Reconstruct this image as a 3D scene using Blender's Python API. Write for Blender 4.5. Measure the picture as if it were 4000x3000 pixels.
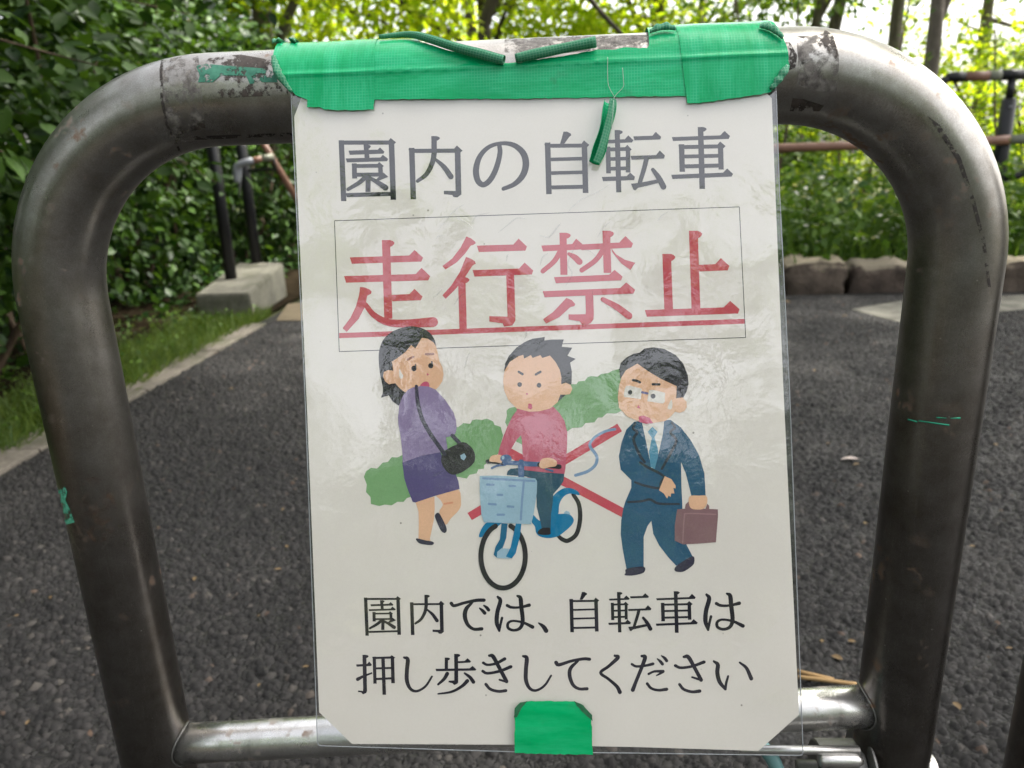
import bpy, bmesh, math, random
import numpy as np
from mathutils import Vector, Matrix
from mathutils.geometry import tessellate_polygon
from mathutils.bvhtree import BVHTree

# ------------------------------------------------------------------ clear
for o in list(bpy.data.objects):
    bpy.data.objects.remove(o, do_unlink=True)
SC = bpy.context.scene
COL = SC.collection
R = math.radians
rng = np.random.default_rng(7)
random.seed(7)

# ------------------------------------------------------------------ camera
AX = 0.80                                   # height of the hoop's top tube axis
F_PX = 2893.0                               # focal length in photograph pixels (4000 wide)
_roll, _pitch, _yaw = 0.0364, 0.2857, -0.0566
CAM = np.array([0.0411, -0.5385, AX - 0.0511])
FW = np.array([math.sin(_yaw) * math.cos(_pitch), math.cos(_yaw) * math.cos(_pitch), -math.sin(_pitch)])
RT = np.array([math.cos(_yaw), -math.sin(_yaw), 0.0])
UP = np.cross(RT, FW)
RT, UP = math.cos(_roll) * RT - math.sin(_roll) * UP, math.sin(_roll) * RT + math.cos(_roll) * UP
cam_d = bpy.data.cameras.new('camera')
cam = bpy.data.objects.new('camera', cam_d)
COL.objects.link(cam)
m = Matrix.Identity(4)
for i in range(3):
    m[i][0], m[i][1], m[i][2], m[i][3] = RT[i], UP[i], -FW[i], CAM[i]
cam.matrix_world = m
cam_d.sensor_width = 36.0
cam_d.lens = 36.0 * F_PX / 4000.0
cam_d.clip_start = 0.02
cam_d.clip_end = 2000.0
cam_d.dof.use_dof = True
cam_d.dof.focus_distance = 0.478
cam_d.dof.aperture_fstop = 10.0
SC.camera = cam

# ------------------------------------------------------------------ world, sun, exposure
SUN_AZ, SUN_EL = R(62), R(58)
w = bpy.data.worlds.new('World')
SC.world = w
w.use_nodes = True
nt = w.node_tree
bg = nt.nodes['Background']
sky = nt.nodes.new('ShaderNodeTexSky')
sky.sky_type = 'NISHITA'
sky.sun_disc = False
sky.sun_elevation = SUN_EL
sky.sun_rotation = SUN_AZ
sky.air_density = 1.0
sky.dust_density = 6.0
sky.ozone_density = 1.0
hs = nt.nodes.new('ShaderNodeHueSaturation')      # hazy, whitish sky
hs.inputs['Saturation'].default_value = 0.3
nt.links.new(sky.outputs[0], hs.inputs['Color'])
wm = nt.nodes.new('ShaderNodeMix')
wm.data_type = 'RGBA'; wm.blend_type = 'MULTIPLY'
wm.inputs[0].default_value = 1.0
wm.inputs[7].default_value = (1.0, 0.98, 0.952, 1.0)
nt.links.new(hs.outputs[0], wm.inputs[6])
nt.links.new(wm.outputs[2], bg.inputs[0])
bg.inputs[1].default_value = 0.15
sun_d = bpy.data.lights.new('sun', 'SUN')
sun_d.energy = 3.4
sun_d.angle = R(1.6)
sun_d.color = (1.0, 0.95, 0.86)
sun = bpy.data.objects.new('sun', sun_d)
COL.objects.link(sun)
sdir = Vector((math.sin(SUN_AZ) * math.cos(SUN_EL), math.cos(SUN_AZ) * math.cos(SUN_EL), math.sin(SUN_EL)))
sun.rotation_euler = sdir.to_track_quat('Z', 'Y').to_euler()
sun.location = sdir * 30
SC.view_settings.view_transform = 'Standard'
SC.view_settings.look = 'None'
SC.view_settings.gamma = 1.0
SC.view_settings.exposure = 1.98

# ------------------------------------------------------------------ node helpers
def lin(r, g, b):
    f = lambda c: (c / 255 / 12.92) if c / 255 <= 0.04045 else ((c / 255 + 0.055) / 1.055) ** 2.4
    return (f(r), f(g), f(b), 1.0)

class NT:
    def __init__(s, name):
        s.m = bpy.data.materials.new(name)
        s.m.use_nodes = True
        s.t = s.m.node_tree
        s.b = s.t.nodes['Principled BSDF']
        s.out = s.t.nodes['Material Output']
    def n(s, typ, **kw):
        x = s.t.nodes.new('ShaderNode' + typ)
        for k, v in kw.items():
            setattr(x, k, v)
        return x
    def l(s, a, b):
        s.t.links.new(a, b)
    def val(s, sock, v):
        if hasattr(v, 'is_linked') or isinstance(v, bpy.types.NodeSocket):
            s.l(v, sock)
        else:
            sock.default_value = v
    def noise(s, scale, detail=4, rough=0.55, vec=None, dist=0.0):
        x = s.n('TexNoise')
        x.inputs['Scale'].default_value = scale
        x.inputs['Detail'].default_value = detail
        x.inputs['Roughness'].default_value = rough
        x.inputs['Distortion'].default_value = dist
        if vec is not None:
            s.l(vec, x.inputs['Vector'])
        return x.outputs['Fac']
    def voro(s, scale, feature='F1', vec=None, out='Distance', rand=1.0):
        x = s.n('TexVoronoi', feature=feature)
        x.inputs['Scale'].default_value = scale
        x.inputs['Randomness'].default_value = rand
        if vec is not None:
            s.l(vec, x.inputs['Vector'])
        return x.outputs[out]
    def math(s, op, a, b=0.0, clamp=False):
        x = s.n('Math', operation=op)
        x.use_clamp = clamp
        s.val(x.inputs[0], a)
        s.val(x.inputs[1], b)
        return x.outputs[0]
    def ramp(s, fac, stops):
        x = s.n('ValToRGB')
        e = x.color_ramp.elements
        while len(e) < len(stops):
            e.new(0.5)
        for el, (p, c) in zip(e, stops):
            el.position = p
            el.color = c if len(c) == 4 else (*c, 1)
        s.l(fac, x.inputs[0])
        return x.outputs[0]
    def mix(s, fac, a, b, blend='MIX'):
        x = s.n('Mix', data_type='RGBA', blend_type=blend)
        s.val(x.inputs[0], fac)
        s.val(x.inputs[6], a)
        s.val(x.inputs[7], b)
        return x.outputs[2]
    def coord(s, which='Object'):
        return s.n('TexCoord').outputs[which]
    def mapping(s, vec, scale=(1, 1, 1), rot=(0, 0, 0), loc=(0, 0, 0)):
        x = s.n('Mapping')
        s.l(vec, x.inputs[0])
        x.inputs['Scale'].default_value = scale
        x.inputs['Rotation'].default_value = rot
        x.inputs['Location'].default_value = loc
        return x.outputs[0]
    def bump(s, h, strength=0.3, dist=0.01, normal=None):
        x = s.n('Bump')
        x.inputs['Strength'].default_value = strength
        x.inputs['Distance'].default_value = dist
        s.l(h, x.inputs['Height'])
        if normal is not None:
            s.l(normal, x.inputs['Normal'])
        return x.outputs[0]
    def set(s, **kw):
        for k, v in kw.items():
            s.val(s.b.inputs[k.replace('_', ' ')], v)

def rgba(c):
    return (c[0], c[1], c[2], 1.0)

def simple(name, col, rough=0.6, metal=0.0, var=0.15, scale=20.0, bump=0.0, bscale=60.0, bdist=0.004, spec=0.35):
    k = NT(name)
    k.b.inputs['Specular IOR Level'].default_value = spec
    c = k.coord()
    f = k.noise(scale, 5, 0.6, c)
    dark = tuple(max(0, x * (1 - var)) for x in col[:3])
    lite = tuple(min(1, x * (1 + var)) for x in col[:3])
    k.set(Base_Color=k.ramp(f, [(0.3, rgba(dark)), (0.7, rgba(lite))]), Roughness=rough, Metallic=metal)
    if bump:
        k.set(Normal=k.bump(k.noise(bscale, 5, 0.6, c), bump, bdist))
    return k.m

# ------------------------------------------------------------------ object helpers
def tag(o, label=None, cat=None, group=None, kind=None):
    if label: o['label'] = label
    if cat: o['category'] = cat
    if group: o['group'] = group
    if kind: o['kind'] = kind
    return o

def empty(name, loc, label, cat, group=None, rz=0.0):
    o = bpy.data.objects.new(name, None)
    COL.objects.link(o)
    o.empty_display_size = 0.05
    o.location = loc
    o.rotation_euler = (0, 0, rz)
    bpy.context.view_layer.update()
    return tag(o, label, cat, group)

def link(name, me, parent=None, kind=None, world=True):
    """parts built in world coordinates keep them under their parent (world=True)"""
    o = bpy.data.objects.new(name, me)
    COL.objects.link(o)
    if parent is not None:
        o.parent = parent
        if world:
            o.matrix_parent_inverse = parent.matrix_world.inverted()
    if kind: o['kind'] = kind
    return o

def mesh(name, verts, faces, mats=(), smooth=False, uvs=None, fmat=None):
    me = bpy.data.meshes.new(name)
    me.from_pydata([tuple(map(float, v)) for v in verts], [], faces)
    for mt in (mats if isinstance(mats, (list, tuple)) else [mats]):
        me.materials.append(mt)
    if fmat is not None:
        for p, i in zip(me.polygons, fmat):
            p.material_index = i
    if smooth:
        for p in me.polygons:
            p.use_smooth = True
    if uvs is not None:
        ul = me.uv_layers.new(name='UVMap')
        for lp in me.loops:
            ul.data[lp.index].uv = uvs[lp.vertex_index]
    me.update()
    return me

def np_mesh(name, V, Tri, mat, smooth=False):
    me = bpy.data.meshes.new(name)
    nv, nf = len(V), len(Tri)
    me.vertices.add(nv)
    me.vertices.foreach_set('co', np.ascontiguousarray(V, dtype=np.float32).ravel())
    me.loops.add(nf * 3)
    me.loops.foreach_set('vertex_index', np.ascontiguousarray(Tri, dtype=np.int32).ravel())
    me.polygons.add(nf)
    me.polygons.foreach_set('loop_start', np.arange(0, nf * 3, 3, dtype=np.int32))
    me.polygons.foreach_set('loop_total', np.full(nf, 3, dtype=np.int32))
    if smooth:
        me.polygons.foreach_set('use_smooth', np.ones(nf, dtype=bool))
    me.materials.append(mat)
    me.update(calc_edges=True)
    return me

def crom(pts, n=8, closed=False):
    P = [np.array(p, float) for p in pts]
    out = []
    N = len(P)
    rngi = range(N if closed else N - 1)
    for i in rngi:
        p1, p2 = P[i], P[(i + 1) % N]
        p0 = P[i - 1] if (closed or i > 0) else 2 * p1 - p2
        p3 = P[(i + 2) % N] if (closed or i + 2 < N) else 2 * p2 - p1
        for k in range(n):
            t = k / n
            out.append(0.5 * ((2 * p1) + (-p0 + p2) * t + (2 * p0 - 5 * p1 + 4 * p2 - p3) * t * t + (-p0 + 3 * p1 - 3 * p2 + p3) * t ** 3))
    if not closed:
        out.append(P[-1])
    return out

def sweep(path, radii, seg=16, caps=True, a0=0.0, a1=2 * math.pi, upv=None):
    """tube along a polyline; returns verts, faces, uvs(arc length, angle)"""
    P = [np.array(p, float) for p in path]
    n = len(P)
    if np.isscalar(radii): radii = [radii] * n
    closed = abs((a1 - a0) - 2 * math.pi) < 1e-6
    ring = seg if closed else seg + 1
    V, Fc, UV = [], [], []
    T0 = P[1] - P[0]
    T0 = T0 / np.linalg.norm(T0)
    u = np.array(upv if upv is not None else ((0, 0, 1) if abs(T0[2]) < 0.9 else (0, 1, 0)), float)
    s = 0.0
    for i in range(n):
        T = (P[min(i + 1, n - 1)] - P[max(i - 1, 0)])
        T = T / (np.linalg.norm(T) + 1e-12)
        u = u - T * (u @ T)
        u = u / np.linalg.norm(u)
        b = np.cross(T, u)
        if i: s += np.linalg.norm(P[i] - P[i - 1])
        for k in range(ring):
            a = a0 + (a1 - a0) * k / seg
            V.append(P[i] + radii[i] * (math.cos(a) * u + math.sin(a) * b))
            UV.append((s, a))
    for i in range(n - 1):
        for k in range(seg):
            k2 = (k + 1) % ring if closed else k + 1
            Fc.append((i * ring + k, i * ring + k2, (i + 1) * ring + k2, (i + 1) * ring + k))
    if caps and closed:
        Fc.append(tuple(reversed(range(ring))))
        Fc.append(tuple((n - 1) * ring + k for k in range(ring)))
    return V, Fc, UV

def tube(name, path, radii, mat, parent=None, seg=16, **kw):
    V, Fc, UV = sweep(path, radii, seg, **kw)
    return link(name, mesh(name, V, Fc, mat, True, UV), parent)

def box_mesh(name, lo, hi, mat, bevel=0.0, jitter=0.0, sub=0, seed=0):
    bm = bmesh.new()
    bmesh.ops.create_cube(bm, size=1.0)
    lo, hi = np.array(lo, float), np.array(hi, float)
    for v in bm.verts:
        c = np.array(v.co) + 0.5
        v.co = Vector(lo + c * (hi - lo))
    if bevel:
        bmesh.ops.bevel(bm, geom=list(bm.edges), offset=bevel, segments=2, profile=0.6, affect='EDGES')
    if sub:
        bmesh.ops.subdivide_edges(bm, edges=list(bm.edges), cuts=sub, use_grid_fill=True)
    if jitter:
        rr = random.Random(seed)
        from mathutils import noise as mn
        for v in bm.verts:
            q = v.co * 9 + Vector((seed * 3.7, 0, 0))
            v.co += mn.noise_vector(q) * jitter + mn.noise_vector(q * 3) * jitter * 0.35
    me = bpy.data.meshes.new(name)
    bm.to_mesh(me)
    bm.free()
    me.materials.append(mat)
    for p in me.polygons: p.use_smooth = jitter > 0
    return me

# ------------------------------------------------------------------ photograph pixel -> place (used to size and lay out real geometry)
def ray(p):
    return ((p[0] - 2000) / F_PX) * RT - ((p[1] - 1500) / F_PX) * UP + FW
OV = 4000 / 2212.0
def ov(x, y):
    return (x * OV, y * OV)
def on_y(p, Y):
    d = ray(p)
    return CAM + d * ((Y - CAM[1]) / d[1])
def on_z(p, Z=0.0):
    d = ray(p)
    return CAM + d * ((Z - CAM[2]) / d[2])

TR = 0.03025                     # hoop tube radius
EL = R(16.4)                     # the stiff poster lies tangent to the tube at this angle
PB = TR + 0.0012                 # paper surface radius at the tangent line
NRM = np.array([0.0, -math.cos(EL), math.sin(EL)])
DWN = np.array([0.0, -math.sin(EL), -math.cos(EL)])
TP0 = np.array([0.0, 0.0, AX]) + NRM * PB

def poster_pt(p, lift=0.0):
    d = ray(p)
    o = TP0 + NRM * lift
    t = ((o - CAM) @ NRM) / (d @ NRM)
    return CAM + d * t

# ------------------------------------------------------------------ materials
def asphalt_mat():
    k = NT('asphalt')
    c = k.coord()
    warp = k.noise(30, 2, 0.5, c)
    cell = k.n('TexVoronoi', feature='F1')
    cell.inputs['Scale'].default_value = 95
    k.l(c, cell.inputs['Vector'])
    sub = k.voro(240, 'F1', c)
    edge = k.voro(95, 'DISTANCE_TO_EDGE', c)
    tone = k.ramp(k.math('MULTIPLY', k.noise(140, 3, 0.6, c), 1.0), [(0.25, (0.018, 0.017, 0.017)), (0.55, (0.04, 0.037, 0.036)), (0.8, (0.085, 0.08, 0.076))])
    rnd = k.n('SeparateColor')
    k.l(cell.outputs['Color'], rnd.inputs[0])
    tone = k.mix(k.math('MULTIPLY', rnd.outputs[0], 0.55), tone, (0.06, 0.057, 0.055, 1))
    gap = k.ramp(edge, [(0.0, (0.02, 0.02, 0.02)), (0.2, (1, 1, 1))])
    tone = k.mix(0.75, tone, gap, 'MULTIPLY')
    patch = k.ramp(k.noise(1.6, 3, 0.6, c), [(0.35, (0.8, 0.8, 0.8)), (0.7, (1.2, 1.18, 1.14))])
    tone = k.mix(1.0, tone, patch, 'MULTIPLY')
    h = k.math('ADD', k.math('MULTIPLY', k.math('MINIMUM', edge, 0.35), 2.0), k.math('MULTIPLY', rnd.outputs[1], 0.6))
    h = k.math('ADD', h, k.math('MULTIPLY', sub, 0.15))
    tone = k.mix(1.0, tone, (0.26, 0.25, 0.245, 1), 'MULTIPLY')
    k.set(Base_Color=tone, Roughness=k.ramp(k.noise(300, 2, 0.5, c), [(0.3, (0.55,) * 3), (0.7, (0.85,) * 3)]), Normal=k.bump(h, 0.9, 0.006))
    return k.m

def steel_mat(name, base=(0.46, 0.45, 0.425), rough=0.28, dirt=0.86, leg=True):
    k = NT(name)
    uv = k.coord('UV')
    ob = k.coord()
    sep = k.n('SeparateXYZ')
    k.l(ob, sep.inputs[0])
    brushed = k.noise(1.0, 4, 0.6, k.mapping(uv, (2500, 18, 1)))
    long = k.noise(1.0, 4, 0.6, k.mapping(uv, (9, 14, 1)))
    blot = k.noise(16, 6, 0.65, ob)
    col = k.ramp(blot, [(0.3, rgba([x * 0.72 for x in base])), (0.65, rgba(base))])
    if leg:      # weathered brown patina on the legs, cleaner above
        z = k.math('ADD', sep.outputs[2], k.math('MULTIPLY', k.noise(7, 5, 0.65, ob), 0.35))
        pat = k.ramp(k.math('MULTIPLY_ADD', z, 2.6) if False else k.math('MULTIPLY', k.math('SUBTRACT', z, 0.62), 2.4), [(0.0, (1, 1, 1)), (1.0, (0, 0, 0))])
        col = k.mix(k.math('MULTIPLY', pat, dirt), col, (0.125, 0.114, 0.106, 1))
    grain = k.noise(1100, 3, 0.7, ob)
    col = k.mix(0.8, col, k.ramp(grain, [(0.3, (0.72, 0.72, 0.72)), (0.7, (1.12, 1.12, 1.12))]), 'MULTIPLY')
    mott = k.math('ADD', k.math('MULTIPLY', k.noise(38, 7, 0.7, ob), 0.6), k.math('MULTIPLY', k.noise(6, 4, 0.6, ob), 0.4))
    col = k.mix(0.9 if leg else 0.35, col, k.ramp(mott, [(0.36, (0.6, 0.55, 0.5)), (0.62, (1.12, 1.12, 1.12))]), 'MULTIPLY')
    drip = k.ramp(k.noise(1.0, 4, 0.6, k.mapping(ob, (45, 45, 2.2))), [(0.6, (0, 0, 0)), (0.72, (1, 1, 1))])
    col = k.mix(k.math('MULTIPLY', drip, 0.3), col, (0.06, 0.046, 0.037, 1))
    rust = k.ramp(k.noise(55, 4, 0.6, ob), [(0.6, (0, 0, 0)), (0.68, (1, 1, 1))])
    rust = k.math('MULTIPLY', rust, k.ramp(k.noise(9, 3, 0.6, ob), [(0.46, (0, 0, 0)), (0.62, (1, 1, 1))]))
    col = k.mix(k.math('MULTIPLY', rust, 0.75), col, (0.2, 0.105, 0.055, 1))
    speck = k.ramp(k.voro(70, 'F1', ob), [(0.03, (1, 1, 1)), (0.05, (0, 0, 0))])
    col = k.mix(k.math('MULTIPLY', speck, 0.6), col, (0.5, 0.48, 0.44, 1))
    scr = k.noise(1.0, 2, 0.4, k.mapping(uv, (30, 420, 1), (0, 0, 0.5)))
    scr = k.ramp(scr, [(0.70, (0, 0, 0)), (0.73, (1, 1, 1))])
    col = k.mix(k.math('MULTIPLY', scr, 0.55), col, (0.62, 0.6, 0.58, 1))
    rg = k.math('ADD', k.math('MULTIPLY', brushed, 0.14), rough - 0.07)
    rg = k.math('ADD', rg, k.math('MULTIPLY', rust, 0.3))
    rg = k.math('ADD', rg, k.math('MULTIPLY', k.ramp(blot, [(0.3, (1, 1, 1)), (0.6, (0, 0, 0))]), 0.1))
    k.set(Base_Color=col, Metallic=k.math('SUBTRACT', 0.95, k.math('MULTIPLY', rust, 0.5)), Roughness=rg,
          Normal=k.bump(k.math('ADD', brushed, k.math('MULTIPLY', long, 0.3)), 0.035, 0.001))
    return k.m

def tape_mat(name, col, back=False, weave=1.0):
    k = NT(name)
    uv = k.coord('UV')
    sep = k.n('SeparateXYZ')
    k.l(uv, sep.inputs[0])
    P = 0.0019
    gx = k.math('PINGPONG', k.math('ADD', sep.outputs[0], k.math('MULTIPLY', k.noise(60, 2, 0.5, uv), 0.0008)), P / 2)
    gy = k.math('PINGPONG', k.math('ADD', sep.outputs[1], k.math('MULTIPLY', k.noise(45, 2, 0.5, uv), 0.0008)), P / 2)
    lx = k.ramp(k.math('DIVIDE', gx, P / 2), [(0.0, (1, 1, 1)), (0.32, (0, 0, 0))])
    ly = k.ramp(k.math('DIVIDE', gy, P / 2), [(0.0, (1, 1, 1)), (0.32, (0, 0, 0))])
    grid = k.math('MULTIPLY', k.math('MAXIMUM', lx, ly), weave)
    wear = k.ramp(k.noise(1.0, 5, 0.7, k.mapping(uv, (14, 70, 1))), [(0.4, (0, 0, 0)), (0.62, (1, 1, 1))])
    c0 = k.mix(wear, rgba(col), rgba([min(1, col[0] + 0.012), col[1] * 1.18, col[2] * 1.45]))
    light = (0.12, 0.58, 0.34, 1) if not back else (0.2, 0.4, 0.27, 1)
    c1 = k.mix(k.math('MULTIPLY', grid, k.math('ADD', k.math('MULTIPLY', wear, 0.32), 0.45 if back else 0.03)), c0, light)
    dirt = k.ramp(k.noise(30, 6, 0.7, uv), [(0.62, (0, 0, 0)), (0.75, (1, 1, 1))])
    c1 = k.mix(k.math('MULTIPLY', dirt, 0.7 if back else 0.35), c1, (0.05, 0.07, 0.045, 1))
    wr = k.noise(1.0, 3, 0.5, k.mapping(uv, (10, 190, 1)))
    hh = k.math('ADD', k.math('MULTIPLY', grid, 0.35 if back else 0.1), k.math('ADD', k.math('MULTIPLY', wr, 0.3), k.math('MULTIPLY', k.noise(1.0, 3, 0.5, k.mapping(uv, (25, 45, 1))), 3.0)))
    k.set(Base_Color=c1, Roughness=0.55 if back else 0.17, Normal=k.bump(hh, 0.35, 0.0012))
    k.b.inputs['Specular IOR Level'].default_value = 0.22
    return k.m

def residue_mat(name, c_lo, c_hi, scale, thresh, soft=0.06, grid=False, rough=0.75, streak=(1, 1, 1)):
    """ragged remains of adhesive or tape: opaque where they still stick, clear elsewhere"""
    k = NT(name)
    ob = k.mapping(k.coord(), streak)
    f = k.noise(scale, 8, 0.72, ob)
    f2 = k.noise(scale * 0.22, 3, 0.5, ob)
    f = k.math('ADD', k.math('MULTIPLY', f, 0.7), k.math('MULTIPLY', f2, 0.3))
    a = k.ramp(f, [(thresh, (0, 0, 0)), (thresh + soft, (1, 1, 1))])
    col = k.ramp(k.noise(scale * 2.3, 4, 0.6, ob), [(0.3, rgba(c_lo)), (0.7, rgba(c_hi))])
    k.set(Base_Color=col, Roughness=rough, Alpha=a)
    k.b.inputs['Normal'].default_value = (0, 0, 0)
    k.set(Normal=k.bump(f, 0.5, 0.001))
    return k.m

def leaf_mat(name, c1, c2, trans=0.45, gloss=0.25, rough=0.45):
    k = NT(name)
    g = k.n('NewGeometry')
    rnd = g.outputs['Random Per Island']
    col = k.ramp(rnd, [(0.0, rgba(c1)), (0.55, rgba([(a + b) / 2 for a, b in zip(c1, c2)])), (1.0, rgba(c2))])
    k.set(Base_Color=col, Roughness=rough)
    k.b.inputs['Specular IOR Level'].default_value = gloss
    tl = k.n('BsdfTranslucent')
    tcol = k.mix(1.0, col, (1.35, 1.25, 0.55, 1), 'MULTIPLY')
    k.l(tcol, tl.inputs[0])
    mx = k.n('MixShader')
    mx.inputs[0].default_value = trans
    k.l(k.b.outputs[0], mx.inputs[1])
    k.l(tl.outputs[0], mx.inputs[2])
    k.l(mx.outputs[0], k.out.inputs[0])
    return k.m

def bark_mat(name, c1, c2):
    k = NT(name)
    c = k.mapping(k.coord(), (1, 1, 0.25))
    f = k.noise(22, 6, 0.65, c)
    k.set(Base_Color=k.ramp(f, [(0.3, rgba(c1)), (0.7, rgba(c2))]), Roughness=0.85, Normal=k.bump(f, 0.7, 0.02))
    return k.m

def print_mat(name, col, mottled=0.12):
    k = NT(name)
    f = k.noise(900, 3, 0.7, k.coord())
    g = k.noise(60, 3, 0.6, k.coord())
    f = k.math('ADD', k.math('MULTIPLY', f, 0.6), k.math('MULTIPLY', g, 0.4))
    lo = [x * (1 - mottled) for x in col[:3]]
    hi = [x * (1 + mottled) + 0.008 for x in col[:3]]
    k.set(Base_Color=k.ramp(f, [(0.35, rgba(lo)), (0.65, rgba(hi))]), Roughness=0.8)
    k.b.inputs['Specular IOR Level'].default_value = 0.2
    return k.m

def paper_mat():
    k = NT('paper')
    c = k.coord()
    f = k.noise(700, 3, 0.7, c)
    g = k.noise(9, 4, 0.6, c)
    f = k.math('ADD', k.math('MULTIPLY', f, 0.4), k.math('MULTIPLY', g, 0.6))
    col = k.ramp(f, [(0.3, (0.78, 0.735, 0.665)), (0.7, (0.84, 0.80, 0.735))])
    sp = k.ramp(k.voro(75, 'F1', c), [(0.035, (1, 1, 1)), (0.055, (0, 0, 0))])
    sp = k.math('MULTIPLY', sp, k.ramp(k.noise(40, 2, 0.5, c), [(0.52, (0, 0, 0)), (0.6, (1, 1, 1))]))
    col = k.mix(k.math('MULTIPLY', sp, 0.75), col, (0.16, 0.14, 0.11, 1))
    k.set(Base_Color=col, Roughness=0.85)
    k.b.inputs['Specular IOR Level'].default_value = 0.2
    return k.m

def film_mat(name, tint=(0.975, 0.98, 0.98), wave=1.0, rough=0.09, r0=0.06):
    """clear laminating film: lets light through, mirrors a little by Fresnel, wavy surface"""
    k = NT(name)
    c = k.coord()
    big = k.noise(9, 2, 0.45, c)
    mid = k.noise(34, 4, 0.55, c, 0.4)
    fine = k.noise(260, 3, 0.6, c)
    h = k.math('ADD', k.math('MULTIPLY', big, 2.6), k.math('ADD', k.math('MULTIPLY', mid, 0.19), k.math('MULTIPLY', fine, 0.014)))
    nrm = k.bump(h, 0.4 * wave, 0.006)
    lw = k.n('LayerWeight')                     # same from either side of the thin film
    lw.inputs['Blend'].default_value = 0.5
    k.l(nrm, lw.inputs['Normal'])
    fac = k.math('ADD', r0, k.math('MULTIPLY', k.math('POWER', lw.outputs['Facing'], 5.0), 1.0 - r0), True)
    gl = k.n('BsdfGlossy')
    gl.inputs['Roughness'].default_value = rough
    k.l(nrm, gl.inputs['Normal'])
    tr = k.n('BsdfTransparent')
    tr.inputs[0].default_value = (*tint, 1)
    mx = k.n('MixShader')
    k.l(fac, mx.inputs[0])
    k.l(tr.outputs[0], mx.inputs[1])
    k.l(gl.outputs[0], mx.inputs[2])
    k.l(mx.outputs[0], k.out.inputs[0])
    k.t.nodes.remove(k.b)
    return k.m

M = {}
M['asphalt'] = asphalt_mat()
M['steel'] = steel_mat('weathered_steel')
M['bar_steel'] = steel_mat('clean_steel', (0.86, 0.85, 0.83), 0.25, leg=False)
M['zinc'] = steel_mat('zinc_hardware', (0.26, 0.26, 0.25), 0.5, leg=False)
M['tape'] = tape_mat('green_cloth_tape', (0.0, 0.33, 0.115), weave=1.0)
M['tape_flat'] = tape_mat('green_cloth_tape_smooth', (0.0, 0.33, 0.105), weave=0.06)
M['tape_back'] = tape_mat('tape_underside', (0.025, 0.19, 0.09), True)
M['thread'] = simple('white_thread', (0.36, 0.5, 0.4), 0.8)
M['glue'] = residue_mat('grey_adhesive', (0.07, 0.06, 0.055), (0.26, 0.24, 0.22), 90, 0.465, 0.1)
M['glue_dark'] = residue_mat('dark_adhesive', (0.022, 0.016, 0.013), (0.08, 0.062, 0.052), 95, 0.5, 0.05)
M['glue_line'] = residue_mat('adhesive_edge', (0.02, 0.016, 0.014), (0.05, 0.04, 0.035), 260, 0.47, 0.05)
M['tape_old'] = residue_mat('old_green_tape', (0.02, 0.13, 0.085), (0.06, 0.24, 0.16), 75, 0.47, 0.02)
M['tape_scrap'] = residue_mat('green_tape_scrap', (0.03, 0.30, 0.18), (0.14, 0.46, 0.32), 170, 0.43, 0.03)
M['paper'] = paper_mat()
M['film'] = film_mat('laminating_film', rough=0.05, r0=0.15)
M['edge_film'] = film_mat('laminate_border', (0.86, 0.88, 0.9), 0.6)

def worn_concrete(name, col, moss=0.5):
    k = NT(name)
    c = k.n('NewGeometry').outputs['Position']
    f = k.math('ADD', k.math('MULTIPLY', k.noise(7, 6, 0.7, c), 0.6), k.math('MULTIPLY', k.noise(60, 5, 0.7, c), 0.4))
    cc = k.ramp(f, [(0.34, rgba([x * 0.5 for x in col])), (0.52, rgba(col)), (0.7, rgba([x * 1.35 for x in col]))])
    ms = k.ramp(k.noise(4.5, 6, 0.7, c), [(0.5, (0, 0, 0)), (0.62, (1, 1, 1))])
    cc = k.mix(k.math('MULTIPLY', ms, moss), cc, (0.05, 0.055, 0.025, 1))
    k.set(Base_Color=cc, Roughness=0.93, Normal=k.bump(k.math('ADD', f, k.noise(160, 4, 0.6, c)), 0.7, 0.005))
    return k.m
M['kerb'] = worn_concrete('kerb_concrete', (0.16, 0.14, 0.115), 0.6)
M['slab'] = simple('flat_slab', (0.14, 0.135, 0.115), 0.9, var=0.45, scale=9, bump=0.5, bscale=100, bdist=0.004, spec=0.15)
M['tile'] = simple('tan_tile', (0.15, 0.118, 0.075), 0.85, var=0.2, scale=10, bump=0.3, bscale=100, bdist=0.003)
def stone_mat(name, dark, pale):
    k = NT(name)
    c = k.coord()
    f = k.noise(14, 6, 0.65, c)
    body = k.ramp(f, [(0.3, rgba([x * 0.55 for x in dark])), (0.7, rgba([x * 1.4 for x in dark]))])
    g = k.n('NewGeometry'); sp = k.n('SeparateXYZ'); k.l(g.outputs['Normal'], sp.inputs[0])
    top = k.ramp(k.math('ADD', sp.outputs[2], k.math('MULTIPLY', k.math('SUBTRACT', k.noise(25, 4, 0.6, c), 0.5), 0.9)), [(0.25, (0, 0, 0)), (0.7, (1, 1, 1))])   # paler on the upward-facing sides
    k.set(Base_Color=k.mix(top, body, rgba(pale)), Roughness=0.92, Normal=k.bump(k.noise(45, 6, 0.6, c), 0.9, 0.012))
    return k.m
M['concrete'] = worn_concrete('concrete', (0.175, 0.168, 0.135), 0.55)
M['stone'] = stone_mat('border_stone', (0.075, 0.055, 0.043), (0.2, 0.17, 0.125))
M['soil'] = simple('soil', (0.02, 0.015, 0.009), 0.95, spec=0.02, var=0.4, scale=12, bump=0.7, bscale=40, bdist=0.02)
M['ground'] = simple('leafy_ground', (0.06, 0.065, 0.03), 0.95, spec=0.05, var=0.5, scale=2.0, bump=0.5, bscale=18, bdist=0.03)
M['black'] = simple('black_paint', (0.012, 0.012, 0.014), 0.38, var=0.2)
M['rail_brown'] = simple('brown_rail', (0.19, 0.098, 0.066), 0.45, var=0.15)
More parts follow.
